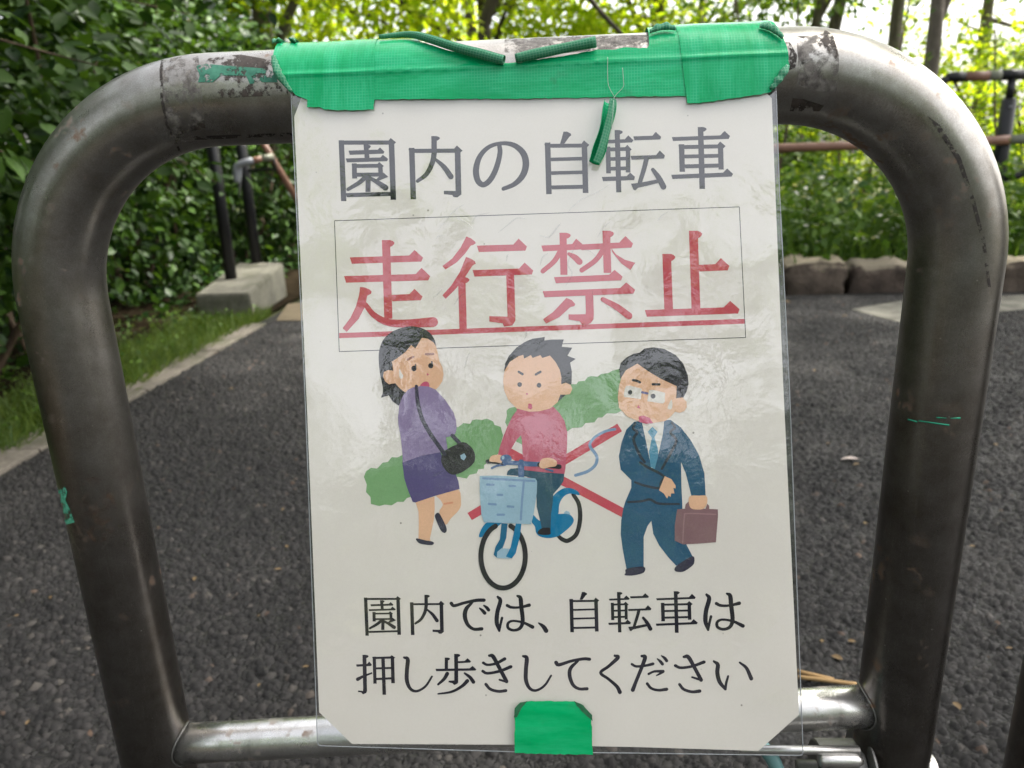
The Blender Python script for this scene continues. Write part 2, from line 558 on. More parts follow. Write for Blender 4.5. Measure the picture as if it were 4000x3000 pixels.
M['rail_grey'] = simple('grey_green_rail', (0.2, 0.205, 0.155), 0.45, var=0.15)
M['grey_metal'] = simple('grey_metal', (0.22, 0.23, 0.25), 0.4, 0.3)
M['pole'] = simple('brown_pole', (0.11, 0.085, 0.075), 0.5)
M['bark'] = bark_mat('dark_bark', (0.02, 0.016, 0.012), (0.075, 0.06, 0.045))
M['bark2'] = bark_mat('grey_bark', (0.05, 0.04, 0.03), (0.15, 0.125, 0.1))
M['stem'] = bark_mat('shrub_stem', (0.035, 0.022, 0.014), (0.13, 0.085, 0.05))
M['leaf_hedge'] = leaf_mat('hedge_leaf', (0.005, 0.022, 0.004), (0.065, 0.135, 0.02), 0.3, 0.22, 0.5)
M['leaf_tree'] = leaf_mat('maple_leaf', (0.17, 0.29, 0.012), (0.38, 0.46, 0.025), 0.7, 0.1)
M['leaf_mid'] = leaf_mat('mid_green_leaf', (0.04, 0.1, 0.015), (0.13, 0.21, 0.03), 0.5, 0.2)
M['leaf_dark'] = leaf_mat('dark_green_leaf', (0.012, 0.04, 0.01), (0.04, 0.085, 0.02), 0.35, 0.3)
M['grass'] = leaf_mat('grass_blade', (0.05, 0.1, 0.018), (0.15, 0.21, 0.05), 0.35, 0.25)
M['weed'] = leaf_mat('weed_leaf', (0.025, 0.075, 0.012), (0.14, 0.24, 0.04), 0.4, 0.3)
M['petal'] = leaf_mat('white_petal', (0.55, 0.52, 0.46), (0.75, 0.74, 0.7), 0.3, 0.2)
M['dry'] = leaf_mat('dry_leaf', (0.08, 0.042, 0.018), (0.25, 0.18, 0.095), 0.2, 0.2)
M['twig'] = simple('dry_twig', (0.28, 0.18, 0.08), 0.8)
M['cable_black'] = simple('black_cable', (0.03, 0.035, 0.05), 0.4)
M['cable_teal'] = simple('teal_cable', (0.12, 0.24, 0.24), 0.35)
M['rust'] = simple('rusty_weld', (0.14, 0.075, 0.04), 0.8, 0.3, var=0.5, scale=80)

# ================================================================== SETTING
def sheet(name, pts, z, mat, kind='structure'):
    me = mesh(name, [(x, y, z) for x, y in pts], [tuple(range(len(pts)))], mat)
    return tag(link(name, me), kind=kind)

sheet('ground', [(-300, -300), (300, -300), (300, 300), (-300, 300)], -0.03, M['ground'])
sheet('asphalt_path', [(-1.50, -9), (9, -9), (9, 3.62), (0.9, 3.66), (0.9, 9.2), (-1.50, 9.2)], 0.0, M['asphalt'])
# coarse stone chips standing out of the worn asphalt, as far as they can be told apart
SLAB = [tuple(on_z(ov(*p), 0.004)[:2]) for p in ((1836, 668), (1955, 647), (2230, 636), (2264, 664), (2050, 685), (1952, 699))]
TAN = [tuple(on_z(ov(*p), 0.004)[:2]) for p in ((595, 693), (621, 655), (668, 651), (691, 693))]
def inpoly(x, y, P):
    c = np.zeros(len(x), bool)
    for (x0, y0), (x1, y1) in zip(P, P[1:] + P[:1]):
        c ^= ((y0 > y) != (y1 > y)) & (x < (x1 - x0) * (y - y0) / (y1 - y0 + 1e-12) + x0)
    return c
def aggregate():
    n_ = 140000
    x = rng.uniform(-1.44, 2.6, n_); y = 0.0 + 3.95 * rng.uniform(0, 1, n_) ** 1.25 - 0.15
    k = (np.abs(x - 0.05 + 0.05 * y) < 0.55 + 0.82 * (y + 0.5)) & ~inpoly(x, y, SLAB) & ~inpoly(x, y, TAN)
    k &= y < 3.62 - 0.12 * np.clip(x - 1.2, 0, 3)
    x, y = x[k], y[k]; n_ = len(x)
    T = np.array([(1, 0, 0), (.35, .9, .05), (-.75, .6, 0), (-.8, -.5, 0), (.3, -.95, 0), (.25, .2, .8), (-.35, -.15, .7)])
    Fc = np.array([(0, 1, 5), (1, 2, 5), (2, 6, 5), (2, 3, 6), (3, 4, 6), (4, 5, 6), (4, 0, 5)])
    sz = rng.uniform(0.0032, 0.0092, n_)[:, None]
    a = rng.uniform(0, 6.283, n_); c, s_ = np.cos(a)[:, None], np.sin(a)[:, None]
    J = T[None] * (1 + rng.normal(0, .18, (n_, 7, 3)))
    X = J[:, :, 0] * sz * 1.25; Y = J[:, :, 1] * sz; Z = J[:, :, 2] * sz * rng.uniform(.7, 1.3, (n_, 1)) - 0.0004
    V = np.stack([x[:, None] + X * c - Y * s_, y[:, None] + X * s_ + Y * c, Z + rng.uniform(-.0012, .0012, (n_, 1))], 2)
    Tri = (Fc[None] + (np.arange(n_) * 7)[:, None, None]).reshape(-1, 3)
    k = NT('stone_chips')
    g = k.n('NewGeometry')
    col = k.ramp(g.outputs['Random Per Island'], [(0.0, (0.003, 0.0027, 0.0027)), (0.55, (0.0092, 0.0084, 0.0083)), (0.95, (0.024, 0.022, 0.0213)), (0.99, (0.06, 0.054, 0.048)), (1.0, (0.07, 0.04, 0.024))])
    ob = k.coord()
    patch = k.ramp(k.noise(1.3, 5, 0.65, ob), [(0.32, (0.6, 0.6, 0.6)), (0.68, (1.35, 1.32, 1.28))])
    k.set(Base_Color=k.mix(1.0, col, patch, 'MULTIPLY'), Roughness=0.8, Normal=k.bump(k.noise(900, 3, 0.6, ob), 0.4, 0.001))
    link('aggregate', np_mesh('aggregate', V.reshape(-1, 3), Tri, k.m), bpy.data.objects['asphalt_path'], 'stuff')
aggregate()
# flush edging strip of the path, laid in lengths
kerb = tag(link('kerb', box_mesh('kerb', (-1.575, -9, -0.1), (-1.445, -4.0, 0.012), M['kerb'], 0.006)), kind='structure')
kme = box_mesh('kerb_block', (-0.065, 0.003, -0.1), (0.065, 0.597, 0.012), M['kerb'], 0.006)
for i in range(13):
    o = link('kerb_block', kme, kerb)
    o.location = (-1.51 + random.uniform(-.003, .003), -4.0 + i * 0.6, random.uniform(-.002, .002))
    if -4.0 + i * 0.6 > 2.9: bpy.data.objects.remove(o)
sheet('verge_soil', [(-9, -9), (-1.57, -9), (-1.57, 16), (-9, 16)], -0.008, M['soil'])
bed = box_mesh('flower_bed_soil', (1.0, 3.75, -0.1), (9, 9.0, 0.09), M['soil'], 0.02, 0.02, 3, 5)
tag(link('flower_bed_soil', bed), kind='structure')
sheet('concrete_slab', [tuple(on_z(ov(*p), 0.004)[:2]) for p in ((1838, 668), (1955, 648), (2230, 637), (2260, 664), (2050, 684), (1952, 698))], 0.004, M['slab'])
sheet('tan_paving', [tuple(on_z(ov(*p), 0.004)[:2]) for p in ((596, 692), (622, 656), (668, 652), (690, 692))], 0.004, M['tile'])

# ================================================================== BARRIER
W_, RL, RR = 0.3264, 0.1393, 0.1289
def hoop_path(zlow=-0.08):
    P = []
    for z in np.linspace(zlow, AX - RL, 30)[:-1]: P.append((-W_, 0, z))
    for a in np.linspace(0, math.pi / 2, 28): P.append((-W_ + RL - RL * math.cos(a), 0, AX - RL + RL * math.sin(a)))
    for x in np.linspace(-W_ + RL, W_ - RR, 20)[1:-1]: P.append((x, 0, AX))
    for a in np.linspace(0, math.pi / 2, 28): P.append((W_ - RR + RR * math.sin(a), 0, AX - RR + RR * math.cos(a)))
    for z in np.linspace(AX - RR, zlow, 30)[1:]: P.append((W_, 0, z))
    return P
BARR = 0.0172
BZL, BZR = float(on_y((776, 2914), -0.004)[2]), float(on_y((3250, 2778), -0.004)[2])
_xl, _xr = float(on_y((776, 2914), -0.004)[0]), float(on_y((3250, 2778), -0.004)[0])
def barz(x): return BZL + (BZR - BZL) * (x - _xl) / (_xr - _xl)
print('bar', BZL, BZR, _xl, _xr)
barrier = empty('bicycle_barrier', (0, 0, 0), 'steel tube hoop barrier carrying the laminated poster', 'barrier')
hV, hF, hUV = sweep(hoop_path(), TR, 56, upv=(0, 1, 0))
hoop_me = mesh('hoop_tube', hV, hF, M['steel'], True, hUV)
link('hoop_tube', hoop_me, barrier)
HB = BVHTree.FromPolygons([Vector(v) for v in hV], [f for f in hF if len(f) == 4])
bV, bF, bUV = sweep([(x, 0, barz(x)) for x in np.linspace(-W_ + 0.012, W_ - 0.012, 12)], BARR, 32)
bar_me = mesh('crossbar', bV, bF, M['bar_steel'], True, bUV)
link('crossbar', bar_me, barrier)
for sx in (-1, 1):       # weld bead where the bar meets the leg
    pts = []
    for k in range(41):
        a = 2 * math.pi * k / 40
        y, z = (BARR + 0.0012) * math.cos(a), (BARR + 0.0012) * math.sin(a)
        x = W_ - math.sqrt(TR ** 2 - y * y) - 0.0006
        pts.append((sx * x, y, barz(sx * x) + z))
    tube('weld_bead', pts, 0.0008, M['zinc'], barrier, 8, caps=False)

def hit_hoop(p, lift):
    d = Vector(ray(p)).normalized()
    loc, nrm, idx, dist = HB.ray_cast(Vector(CAM), d)
    if loc is None:
        loc, nrm, idx, dist = HB.find_nearest(Vector(CAM) + d * 0.5)
    return np.array(loc + nrm * lift)

def poly_grid(poly, cell):
    """2-D polygon -> triangulated sheet cut along a grid"""
    bm = bmesh.new()
    tri = tessellate_polygon([[Vector((x, y, 0)) for x, y in poly]])
    vs = [bm.verts.new((x, y, 0)) for x, y in poly]
    for t in tri:
        try: bm.faces.new([vs[i] for i in t])
        except ValueError: pass
    xs = [p[0] for p in poly]; ys = [p[1] for p in poly]
    for ax, lo, hi in ((0, min(xs), max(xs)), (1, min(ys), max(ys))):
        n = int((hi - lo) / cell[ax])
        for i in range(1, n + 1):
            co = [0, 0, 0]; no = [0, 0, 0]
            co[ax] = lo + i * cell[ax] - 1e-7; no[ax] = 1
            bmesh.ops.bisect_plane(bm, geom=bm.verts[:] + bm.edges[:] + bm.faces[:], plane_co=co, plane_no=no, dist=1e-9)
    bmesh.ops.triangulate(bm, faces=bm.faces[:])
    bm.verts.index_update()
    V = [(v.co.x, v.co.y) for v in bm.verts]
    Fc = [tuple(v.index for v in f.verts) for f in bm.faces]
    bm.free()
    return V, Fc

def hoop_patch(name, poly_ov, lift, mat, parent):
    V, Fc = poly_grid(poly_ov, (5, 5))
    hit = [HB.ray_cast(Vector(CAM), Vector(ray(ov(*v))).normalized())[0] is not None for v in V]
    Fc = [f for f in Fc if all(hit[i] for i in f)]
    P = [hit_hoop(ov(*v), lift) for v in V]
    used = sorted({i for f in Fc for i in f}); mp = {o_: n_ for n_, o_ in enumerate(used)}
    P = [P[i] for i in used]; Fc = [tuple(mp[i] for i in f) for f in Fc]
    me = mesh(name, P, Fc, mat, True)
    return link(name, me, parent)

# remains of older tape and adhesive on the tube
hoop_patch('adhesive_residue', [(346, 135), (360, 122), (428, 110), (430, 140), (436, 200), (442, 275), (404, 285), (368, 296), (352, 215)], 0.00012, M['glue'], barrier)
hoop_patch('adhesive_residue', [(352, 236), (400, 255), (441, 262), (444, 277), (405, 285), (372, 298), (362, 270)], 0.00022, M['glue_dark'], barrier)
hoop_patch('adhesive_residue', [(345, 150), (351, 120), (356, 120), (351, 155), (353, 215), (364, 270), (392, 328), (386, 327), (358, 270), (347, 215)], 0.0003, M['glue_line'], barrier)
hoop_patch('adhesive_residue', [(436, 193), (520, 190), (622, 190), (622, 206), (540, 209), (470, 213), (436, 209)], 0.00026, M['glue_dark'], barrier)
hoop_patch('adhesive_residue', [(420, 130), (520, 118), (586, 130), (622, 150), (626, 192), (520, 190), (436, 180)], 0.00016, M['glue_dark'], barrier)
hoop_patch('tape_residue', [(424, 143), (446, 139), (520, 145), (566, 148), (596, 156), (600, 178), (560, 178), (540, 182), (532, 164), (478, 163), (460, 178), (428, 178), (432, 164)], 0.00034, M['tape_old'], barrier)
hoop_patch('adhesive_residue', [(374, 296), (420, 294), (630, 286), (632, 293), (420, 302), (380, 305)], 0.0002, M['glue_line'], barrier)
hoop_patch('adhesive_residue', [(1720, 78), (1760, 76), (1792, 70), (1812, 120), (1812, 170), (1806, 200), (1770, 198), (1722, 185), (1724, 130)], 0.00014, M['glue'], barrier)
hoop_patch('adhesive_residue', [(1782, 64), (1800, 78), (1812, 120), (1804, 128), (1790, 112), (1760, 100), (1770, 90)], 0.00024, M['glue_dark'], barrier)
hoop_patch('adhesive_residue', [(1712, 212), (1736, 214), (1780, 228), (1770, 240), (1740, 240), (1706, 240)], 0.0002, M['glue_dark'], barrier)
hoop_patch('adhesive_residue', [(1692, 92), (1706, 92), (1722, 120), (1718, 146), (1690, 158), (1700, 138), (1708, 110)], 0.00022, M['glue_line'], barrier)
hoop_patch('adhesive_residue', [(1090, 84), (1200, 78), (1400, 76), (1400, 104), (1290, 108), (1140, 122), (1090, 112)], 0.00014, M['glue'], barrier)
hoop_patch('adhesive_residue', [(2003, 250), (2030, 270), (2075, 340), (2105, 430), (2128, 520), (2140, 620), (2134, 620), (2120, 520), (2096, 430), (2066, 345), (2020, 275)], 0.0002, M['glue_line'], barrier)
hoop_patch('tape_residue', [(112, 1036), (120, 1040), (128, 1060), (140, 1050), (146, 1062), (142, 1080), (150, 1096), (162, 1128), (144, 1133), (132, 1108), (118, 1070)], 0.0003, M['tape_scrap'], barrier)
hoop_patch('rust_stain', [(165, 1040), (200, 1030), (235, 1040), (250, 1080), (258, 1130), (240, 1165), (205, 1175), (180, 1140), (168, 1090)], 0.00012, residue_mat('rust_bloom', (0.05, 0.033, 0.022), (0.12, 0.07, 0.042), 120, 0.5, 0.2, rough=0.7), barrier)
M['scrap'] = simple('green_thread', (0.02, 0.27, 0.16), 0.6)
for seg in (((1962, 906), (1982, 911)), ((1985, 909), (2020, 914), (2050, 918)), ((2023, 902), (2074, 903))):
    pp = [hit_hoop(ov(*p), 0.0004) for p in seg]
    tube('tape_scrap', pp, 0.0006, M['scrap'], barrier, 6)

# locking hardware low on the right leg
lock = empty('barrier_lock', (0.30, 0, 0.22), 'zinc lock bolt and round flange beside the hoop leg under the crossbar', 'lock')
dx = float(on_y(ov(1880, 1620), -0.012)[0])
LZ = float(on_y((3270, 2885), 0.0)[2]) - 0.028
PZ = float(on_y((3230, 2930), -0.034)[2])
def disc(name, x0, x1, rad, y, z, mat, parent, seg=48):
    rr = [0.0005, rad - 0.0015, rad, rad, rad - 0.0015, 0.0005]
    xx = [x0, x0, x0 + 0.001, x1 - 0.001, x1, x1]
    V, Fc, UV = [], [], []
    for r_, x_ in zip(rr, xx):
        for k in range(seg):
            a = 2 * math.pi * k / seg
            V.append((x_, y + r_ * math.cos(a), z + r_ * math.sin(a))); UV.append((x_, a))
    for i in range(len(rr) - 1):
        for k in range(seg):
            k2 = (k + 1) % seg
            Fc.append((i * seg + k, i * seg + k2, (i + 1) * seg + k2, (i + 1) * seg + k))
    return link(name, mesh(name, V, Fc, mat, False, UV), parent)
disc('flange', dx - 0.0035, dx, 0.036, -0.006, LZ, M['zinc'], lock)
disc('housing', dx - 0.040, dx - 0.0036, 0.024, -0.004, LZ, M['zinc'], lock)
tube('bolt_pin', [(dx - 0.115, -0.034, PZ), (dx - 0.02, -0.034, PZ)], 0.0036, M['bar_steel'], lock, 16)
tube('bolt_sleeve', [(dx - 0.052, -0.036, PZ - 0.008), (dx - 0.05, -0.036, PZ - 0.008), (dx - 0.022, -0.036, PZ - 0.008), (dx - 0.017, -0.036, PZ - 0.008)], [0.0045, 0.006, 0.006, 0.003], M['bar_steel'], lock, 18)
tube('cable', crom([(dx - 0.125, 0.02, LZ + 0.03), (dx - 0.105, -0.01, LZ + 0.042), (dx - 0.085, -0.03, LZ + 0.03), (dx - 0.078, -0.03, LZ - 0.02), (dx - 0.08, -0.02, LZ - 0.12)], 6), 0.006, M['cable_teal'], lock, 12)
tube('cable', crom([(dx - 0.098, -0.05, LZ + 0.006), (dx - 0.088, -0.056, LZ - 0.002), (dx - 0.082, -0.052, LZ - 0.03), (dx - 0.08, -0.03, LZ - 0.12)], 6), 0.0055, M['cable_black'], lock, 12)
disc('bolt_head', W_ + TR - 0.002, W_ + TR + 0.007, 0.013, -0.002, LZ - 0.002, M['bar_steel'], lock, 24)
tube('lock_shaft', [(dx - 0.056, -0.004, LZ), (W_ + TR - 0.001, -0.004, LZ)], 0.007, M['zinc'], lock, 16)
tube('lock_post', [(dx - 0.05, -0.002, LZ - 0.018), (dx - 0.05, -0.002, -0.02)], 0.016, M['zinc'], lock, 20)

# the neighbouring hoop, of which only the lower leg shows
b2 = empty('bicycle_barrier', (0, 0, 0), 'second steel hoop of which only a lower leg shows beside the path', 'barrier')
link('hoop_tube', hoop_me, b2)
link('crossbar', bar_me, b2)
ex = float(on_y(ov(2203, 1543), 0.0)[0])
b2.location = (ex + TR * 1.02 + W_, 0.0, 0.0)

# ================================================================== POSTER
poster = empty('laminated_poster', tuple(TP0 + DWN * 0.42), 'laminated white poster forbidding cycling, with red lettering and cartoon people', 'poster')

def fr_pt(fr, p):
    return (fr[0] + p[0] / fr[2], fr[1] + p[1] / fr[2])
FA, FB = (1300, 480, 2.765), (2080, 460, 2.765)
FC, FD = (1300, 840, 2.765), (2080, 840, 2.6024)
FE, FG = (1380, 2280, 2.765), (2160, 2280, 2.765)
W1, W2 = (1400, 1250, 3.6867), (1400, 1700, 3.6867)
K1, K2 = (1850, 1300, 3.6867), (1800, 1720, 2.765)
M1, M2 = (2350, 1330, 4.424), (2350, 1640, 2.676)
OVF = (0, 0, 1 / OV)

class Print:
    """flat print on the paper, collected in photograph pixels; every shape lies 0.02 mm over the one before"""
    def __init__(s, base=0.00003):
        s.V, s.F, s.fm, s.mats = [], [], [], []
        s.lift = base
        s.step = 0.000008
    def mi(s, mat):
        if mat not in s.mats: s.mats.append(mat)
        return s.mats.index(mat)
    def poly(s, pts, mat, fr=None):
        if fr: pts = [fr_pt(fr, p) for p in pts]
        tri = tessellate_polygon([[Vector((x, y, 0)) for x, y in pts]])
        o = len(s.V)
        for p in pts: s.V.append(poster_pt(p, s.lift))
        for t in tri:
            a, b, c = t
            # wind towards the camera
            ar = (pts[b][0] - pts[a][0]) * (pts[c][1] - pts[a][1]) - (pts[b][1] - pts[a][1]) * (pts[c][0] - pts[a][0])
            s.F.append((o + a, o + c, o + b) if ar > 0 else (o + a, o + b, o + c)); s.fm.append(s.mi(mat))
        s.lift += s.step
    def smooth(s, pts, mat, fr=None, n=5):
        s.poly([tuple(p) for p in crom(pts, n, True)], mat, fr)
    def stroke(s, pts, mat, fr=None, round_=True, n=7):
        """brush stroke: (x, y, width) points"""
        C = crom(pts, n) if len(pts) > 2 else [np.array(p, float) for p in pts]
        L, Rr = [], []
        N = len(C)
        for i in range(N):
            T = C[min(i + 1, N - 1)][:2] - C[max(i - 1, 0)][:2]
            T = T / (np.linalg.norm(T) + 1e-9)
            nn = np.array([-T[1], T[0]])
            L.append(C[i][:2] + nn * C[i][2] / 2); Rr.append(C[i][:2] - nn * C[i][2] / 2)
        def cap(c, T, w):
            a0 = math.atan2(T[1], T[0])
            return [c + 0.5 * w * np.array([math.cos(a0 + a), math.sin(a0 + a)]) for a in np.linspace(math.pi / 2, -math.pi / 2, 7)[1:-1]]
        pts2 = list(L)
        if round_:
            T = C[-1][:2] - C[-2][:2]; T = T / np.linalg.norm(T)
            pts2 += cap(C[-1][:2], T, C[-1][2])
        pts2 += Rr[::-1]
        if round_:
            T = C[0][:2] - C[1][:2]; T = T / np.linalg.norm(T)
            pts2 += cap(C[0][:2], T, C[0][2])
        # quads strip rather than a single polygon so loops may cross themselves
        if fr: f = lambda p: fr_pt(fr, p)
        else: f = lambda p: (p[0], p[1])
        o = len(s.V); mi = s.mi(mat)
        k = 0
        for a, b in zip(L, Rr):
            s.V.append(poster_pt(f(a), s.lift + 0.0000005 * k)); s.V.append(poster_pt(f(b), s.lift + 0.0000005 * k)); k += 1
        for i in range(N - 1):
            s.F.append((o + 2 * i, o + 2 * i + 2, o + 2 * i + 3, o + 2 * i + 1)); s.fm.append(mi)
        if round_:
            for c_i, nb in ((N - 1, N - 2), (0, 1)):
                T = C[c_i][:2] - C[nb][:2]; T = T / np.linalg.norm(T)
                cc = [tuple(C[c_i][:2])] and [L[c_i]] + cap(C[c_i][:2], T, C[c_i][2]) + [Rr[c_i]]
                if c_i == 0: cc = [Rr[0]] + cap(C[0][:2], T, C[0][2]) + [L[0]]
                oo = len(s.V)
                for p in cc: s.V.append(poster_pt(f(p), s.lift + 0.0000005 * (k if c_i else 0)))
                s.F.append(tuple(range(oo, oo + len(cc)))); s.fm.append(mi)
        s.lift += s.step
    def ell(s, cx, cy, rx, ry, mat, fr=None, n=20):
        s.poly([(cx + rx * math.cos(2 * math.pi * k / n), cy + ry * math.sin(2 * math.pi * k / n)) for k in range(n)], mat, fr)
    def out(s, name):
        return link(name, mesh(name, s.V, s.F, s.mats, False, None, s.fm), poster)

# ---- glyphs: strokes H (thin bar, with a triangle at its right end), V (stem), S (brush), P (polygon)
def H(x0, y0, x1, y1, w, u=None): return ('H', x0, y0, x1, y1, w, u)
def Vs(x0, y0, x1, y1, w, flag=0): return ('V', x0, y0, x1, y1, w, flag)
def S(*p): return ('S', p)
def Pg(*p): return ('P', p)
G = {}
G['en'] = (FA, (60, 165, 683, 845), [
    Vs(92, 188, 118, 845, 58), H(70, 213, 640, 212, 45, [(595, 200), (625, 163), (683, 210), (660, 245)]), Vs(634, 225, 654, 830, 60), H(145, 780, 625, 767, 45),
    H(178, 322, 530, 310, 45, [(480, 295), (510, 265), (558, 312), (545, 332)]), Vs(358, 235, 372, 400, 52, 0.5), H(148, 405, 580, 392, 42, [(510, 378), (540, 345), (598, 390), (585, 412)]),
    Vs(232, 437, 236, 600, 52), H(210, 466, 505, 462, 40, [(475, 450), (502, 423), (550, 465), (535, 490)]), Vs(513, 470, 518, 565, 48), H(240, 560, 520, 557, 42),
    Vs(383, 575, 380, 745, 54), S((365, 575, 52), (285, 645, 48), (165, 717, 38)), Pg((545, 535), (600, 582), (500, 622), (465, 612)), S((395, 592, 36), (480, 640, 48), (570, 700, 62))])
G['nai'] = (FA, (820, 143, 1400, 825), [
    Vs(852, 270, 870, 825, 60), H(825, 303, 1350, 300, 45, [(1305, 285), (1340, 243), (1402, 300), (1375, 330)]), Vs(1348, 310, 1358, 775, 62),
    Pg((1327, 735), (1388, 735), (1385, 775), (1345, 805), (1305, 800), (1290, 778), (1200, 770), (1200, 733)),
    Vs(1093, 143, 1095, 335, 58, 0.6), S((1096, 320, 58), (1075, 430, 55), (1010, 555, 48), (915, 628, 38)), S((1112, 395, 30), (1200, 475, 52), (1275, 580, 60))])
G['no'] = (FA, (1515, 195, 2120, 735), [
    S((1798, 235, 48), (1805, 330, 54), (1765, 490, 58), (1700, 615, 60), (1625, 668, 58), (1565, 620, 64), (1547, 500, 66), (1590, 360, 55), (1690, 258, 45), (1830, 220, 42), (1960, 243, 55), (2058, 330, 68), (2085, 450, 72), (2050, 570, 66), (1960, 662, 52), (1842, 712, 42))])
G['ji'] = (FB, (135, 148, 613, 828), [
    Pg((335, 150), (375, 150), (415, 172), (418, 190), (395, 210), (345, 280), (298, 280), (315, 225)),
    Vs(163, 268, 178, 825, 60), H(135, 303, 560, 300, 42, [(530, 280), (556, 244), (613, 292), (588, 328)]), Vs(561, 310, 574, 812, 60), H(195, 450, 540, 441, 38), H(200, 597, 545, 588, 38), H(205, 752, 545, 745, 42)])
G['ten'] = (FB, (755, 130, 1447, 810), [
    H(765, 260, 1060, 248, 38, [(1000, 228), (1035, 190), (1090, 242), (1075, 268)]), Vs(915, 133, 932, 805, 55, 0.6), Vs(816, 312, 822, 600, 50),
    H(792, 343, 1030, 337, 40, [(995, 322), (1025, 292), (1073, 345), (1052, 372)]), Vs(1032, 350, 1033, 590, 48), H(840, 445, 1030, 440, 38), H(840, 550, 1030, 545, 40),
    H(757, 662, 1075, 650, 45, [(1020, 628), (1055, 592), (1107, 637), (1098, 667)]), H(1097, 222, 1355, 213, 42, [(1295, 194), (1332, 152), (1390, 207), (1380, 237)]),
    H(1066, 432, 1400, 420, 40, [(1335, 402), (1375, 353), (1430, 407), (1420, 438)]), S((1232, 440, 52), (1208, 540, 50), (1160, 700, 46)),
    Pg((1065, 712), (1105, 708), (1150, 703), (1350, 665), (1368, 702), (1140, 757), (1110, 785), (1090, 775)), S((1300, 560, 40), (1362, 645, 58), (1415, 745, 64))])
G['sha'] = (FB, (1503, 98, 2167, 770), [
    H(1513, 230, 2095, 208, 42, [(2030, 188), (2075, 142), (2133, 197), (2120, 225)]), Vs(1815, 100, 1834, 768, 60, 0.6), Vs(1610, 286, 1618, 583, 58),
    H(1583, 317, 2040, 308, 42, [(1995, 292), (2028, 257), (2085, 305), (2065, 337)]), Vs(2031, 320, 2038, 558, 56), H(1640, 418, 2010, 410, 40), H(1645, 525, 2015, 515, 42),
    H(1507, 638, 2135, 612, 45, [(2060, 592), (2102, 548), (2167, 606), (2150, 632)])])
G['sou'] = (FC, None, [
    Vs(574, 270, 600, 1120, 88, 0.55), H(196, 492, 930, 468, 70, [(825, 438), (882, 377), (975, 460), (955, 505)]), H(134, 695, 1005, 670, 72, [(898, 635), (958, 570), (1052, 660), (1030, 706)]),
    H(635, 897, 925, 885, 70, [(822, 860), (882, 797), (970, 880), (950, 922)]),
    Pg((295, 775), (345, 782), (400, 805), (420, 828), (412, 850), (372, 872), (348, 990), (280, 1120), (150, 1262), (107, 1222), (190, 1110), (250, 985), (282, 870)),
    S((350, 965, 52), (440, 1075, 62), (580, 1155, 76), (760, 1172, 85), (930, 1165, 95), (1083, 1156, 108))])
G['kou'] = (FC, None, [
    Pg((1443, 232), (1490, 250), (1535, 285), (1547, 302), (1520, 322), (1490, 330), (1430, 415), (1340, 510), (1215, 590), (1185, 550), (1290, 470), (1380, 350)),
    Pg((1438, 452), (1490, 470), (1535, 500), (1545, 525), (1510, 545), (1480, 590), (1410, 700), (1320, 805), (1218, 905), (1184, 868), (1280, 760), (1370, 620)),
    Vs(1392, 670, 1408, 1240, 80, 0.55), H(1568, 365, 2055, 350, 70, [(1948, 320), (2007, 255), (2097, 340), (2080, 383)]), H(1522, 630, 2125, 608, 70, [(2010, 580), (2072, 513), (2165, 600), (2150, 643)]),
    Vs(1915, 640, 1930, 1110, 85), Pg((1888, 1080), (1974, 1080), (1972, 1140), (1940, 1192), (1850, 1205), (1835, 1170), (1690, 1150), (1690, 1092), (1885, 1097))])
G['kin'] = (FD, None, [
    H(100, 340, 500, 320, 60, [(398, 302), (443, 240), (522, 308), (510, 345)]), Vs(310, 180, 320, 608, 72, 0.6), S((292, 355, 58), (220, 470, 52), (105, 570, 48)), S((370, 395, 34), (430, 430, 58), (478, 475, 64)),
    H(490, 328, 985, 303, 58, [(885, 276), (945, 213), (1022, 290), (1005, 328)]), Vs(750, 160, 763, 588, 78, 0.5), S((725, 345, 56), (640, 460, 52), (502, 560, 50)),
    Pg((800, 335), (850, 400), (940, 455), (1045, 485), (995, 558), (900, 490), (810, 375)),
    H(230, 662, 880, 633, 62, [(778, 607), (835, 557), (915, 625), (900, 662)]), H(115, 805, 1005, 768, 62, [(892, 742), (952, 685), (1045, 760), (1025, 798)]),
    Vs(577, 790, 584, 1020, 80), Pg((540, 990), (624, 990), (620, 1060), (592, 1098), (560, 1112), (500, 1110), (480, 1080), (368, 1062), (366, 1010), (540, 1008)),
    Pg((345, 842), (400, 865), (435, 905), (425, 925), (385, 935), (270, 1040), (138, 1103), (108, 1058), (210, 985), (300, 890)), S((716, 858, 48), (850, 930, 64), (980, 1025, 72))])
G['shi'] = (FD, None, [
    Vs(1364, 395, 1385, 970, 88, 0.5), Vs(1635, 160, 1662, 960, 90, 0.5), H(1690, 540, 1960, 529, 68, [(1855, 502), (1915, 437), (2003, 517), (1985, 560)]), H(1154, 1000, 2065, 968, 68, [(1945, 936), (2010, 872), (2105, 957), (2090, 998)])])
G['de'] = (FE, None, [S((1058, 212, 38), (1090, 238, 34), (1200, 207, 32), (1330, 180, 36), (1412, 178, 38)), S((1285, 203, 25), (1222, 270, 44), (1205, 350, 48), (1235, 440, 40), (1300, 490, 34), (1388, 488, 38)), S((1365, 265, 18), (1395, 290, 34), (1420, 318, 38)), S((1410, 235, 18), (1440, 258, 34), (1462, 284, 36))])
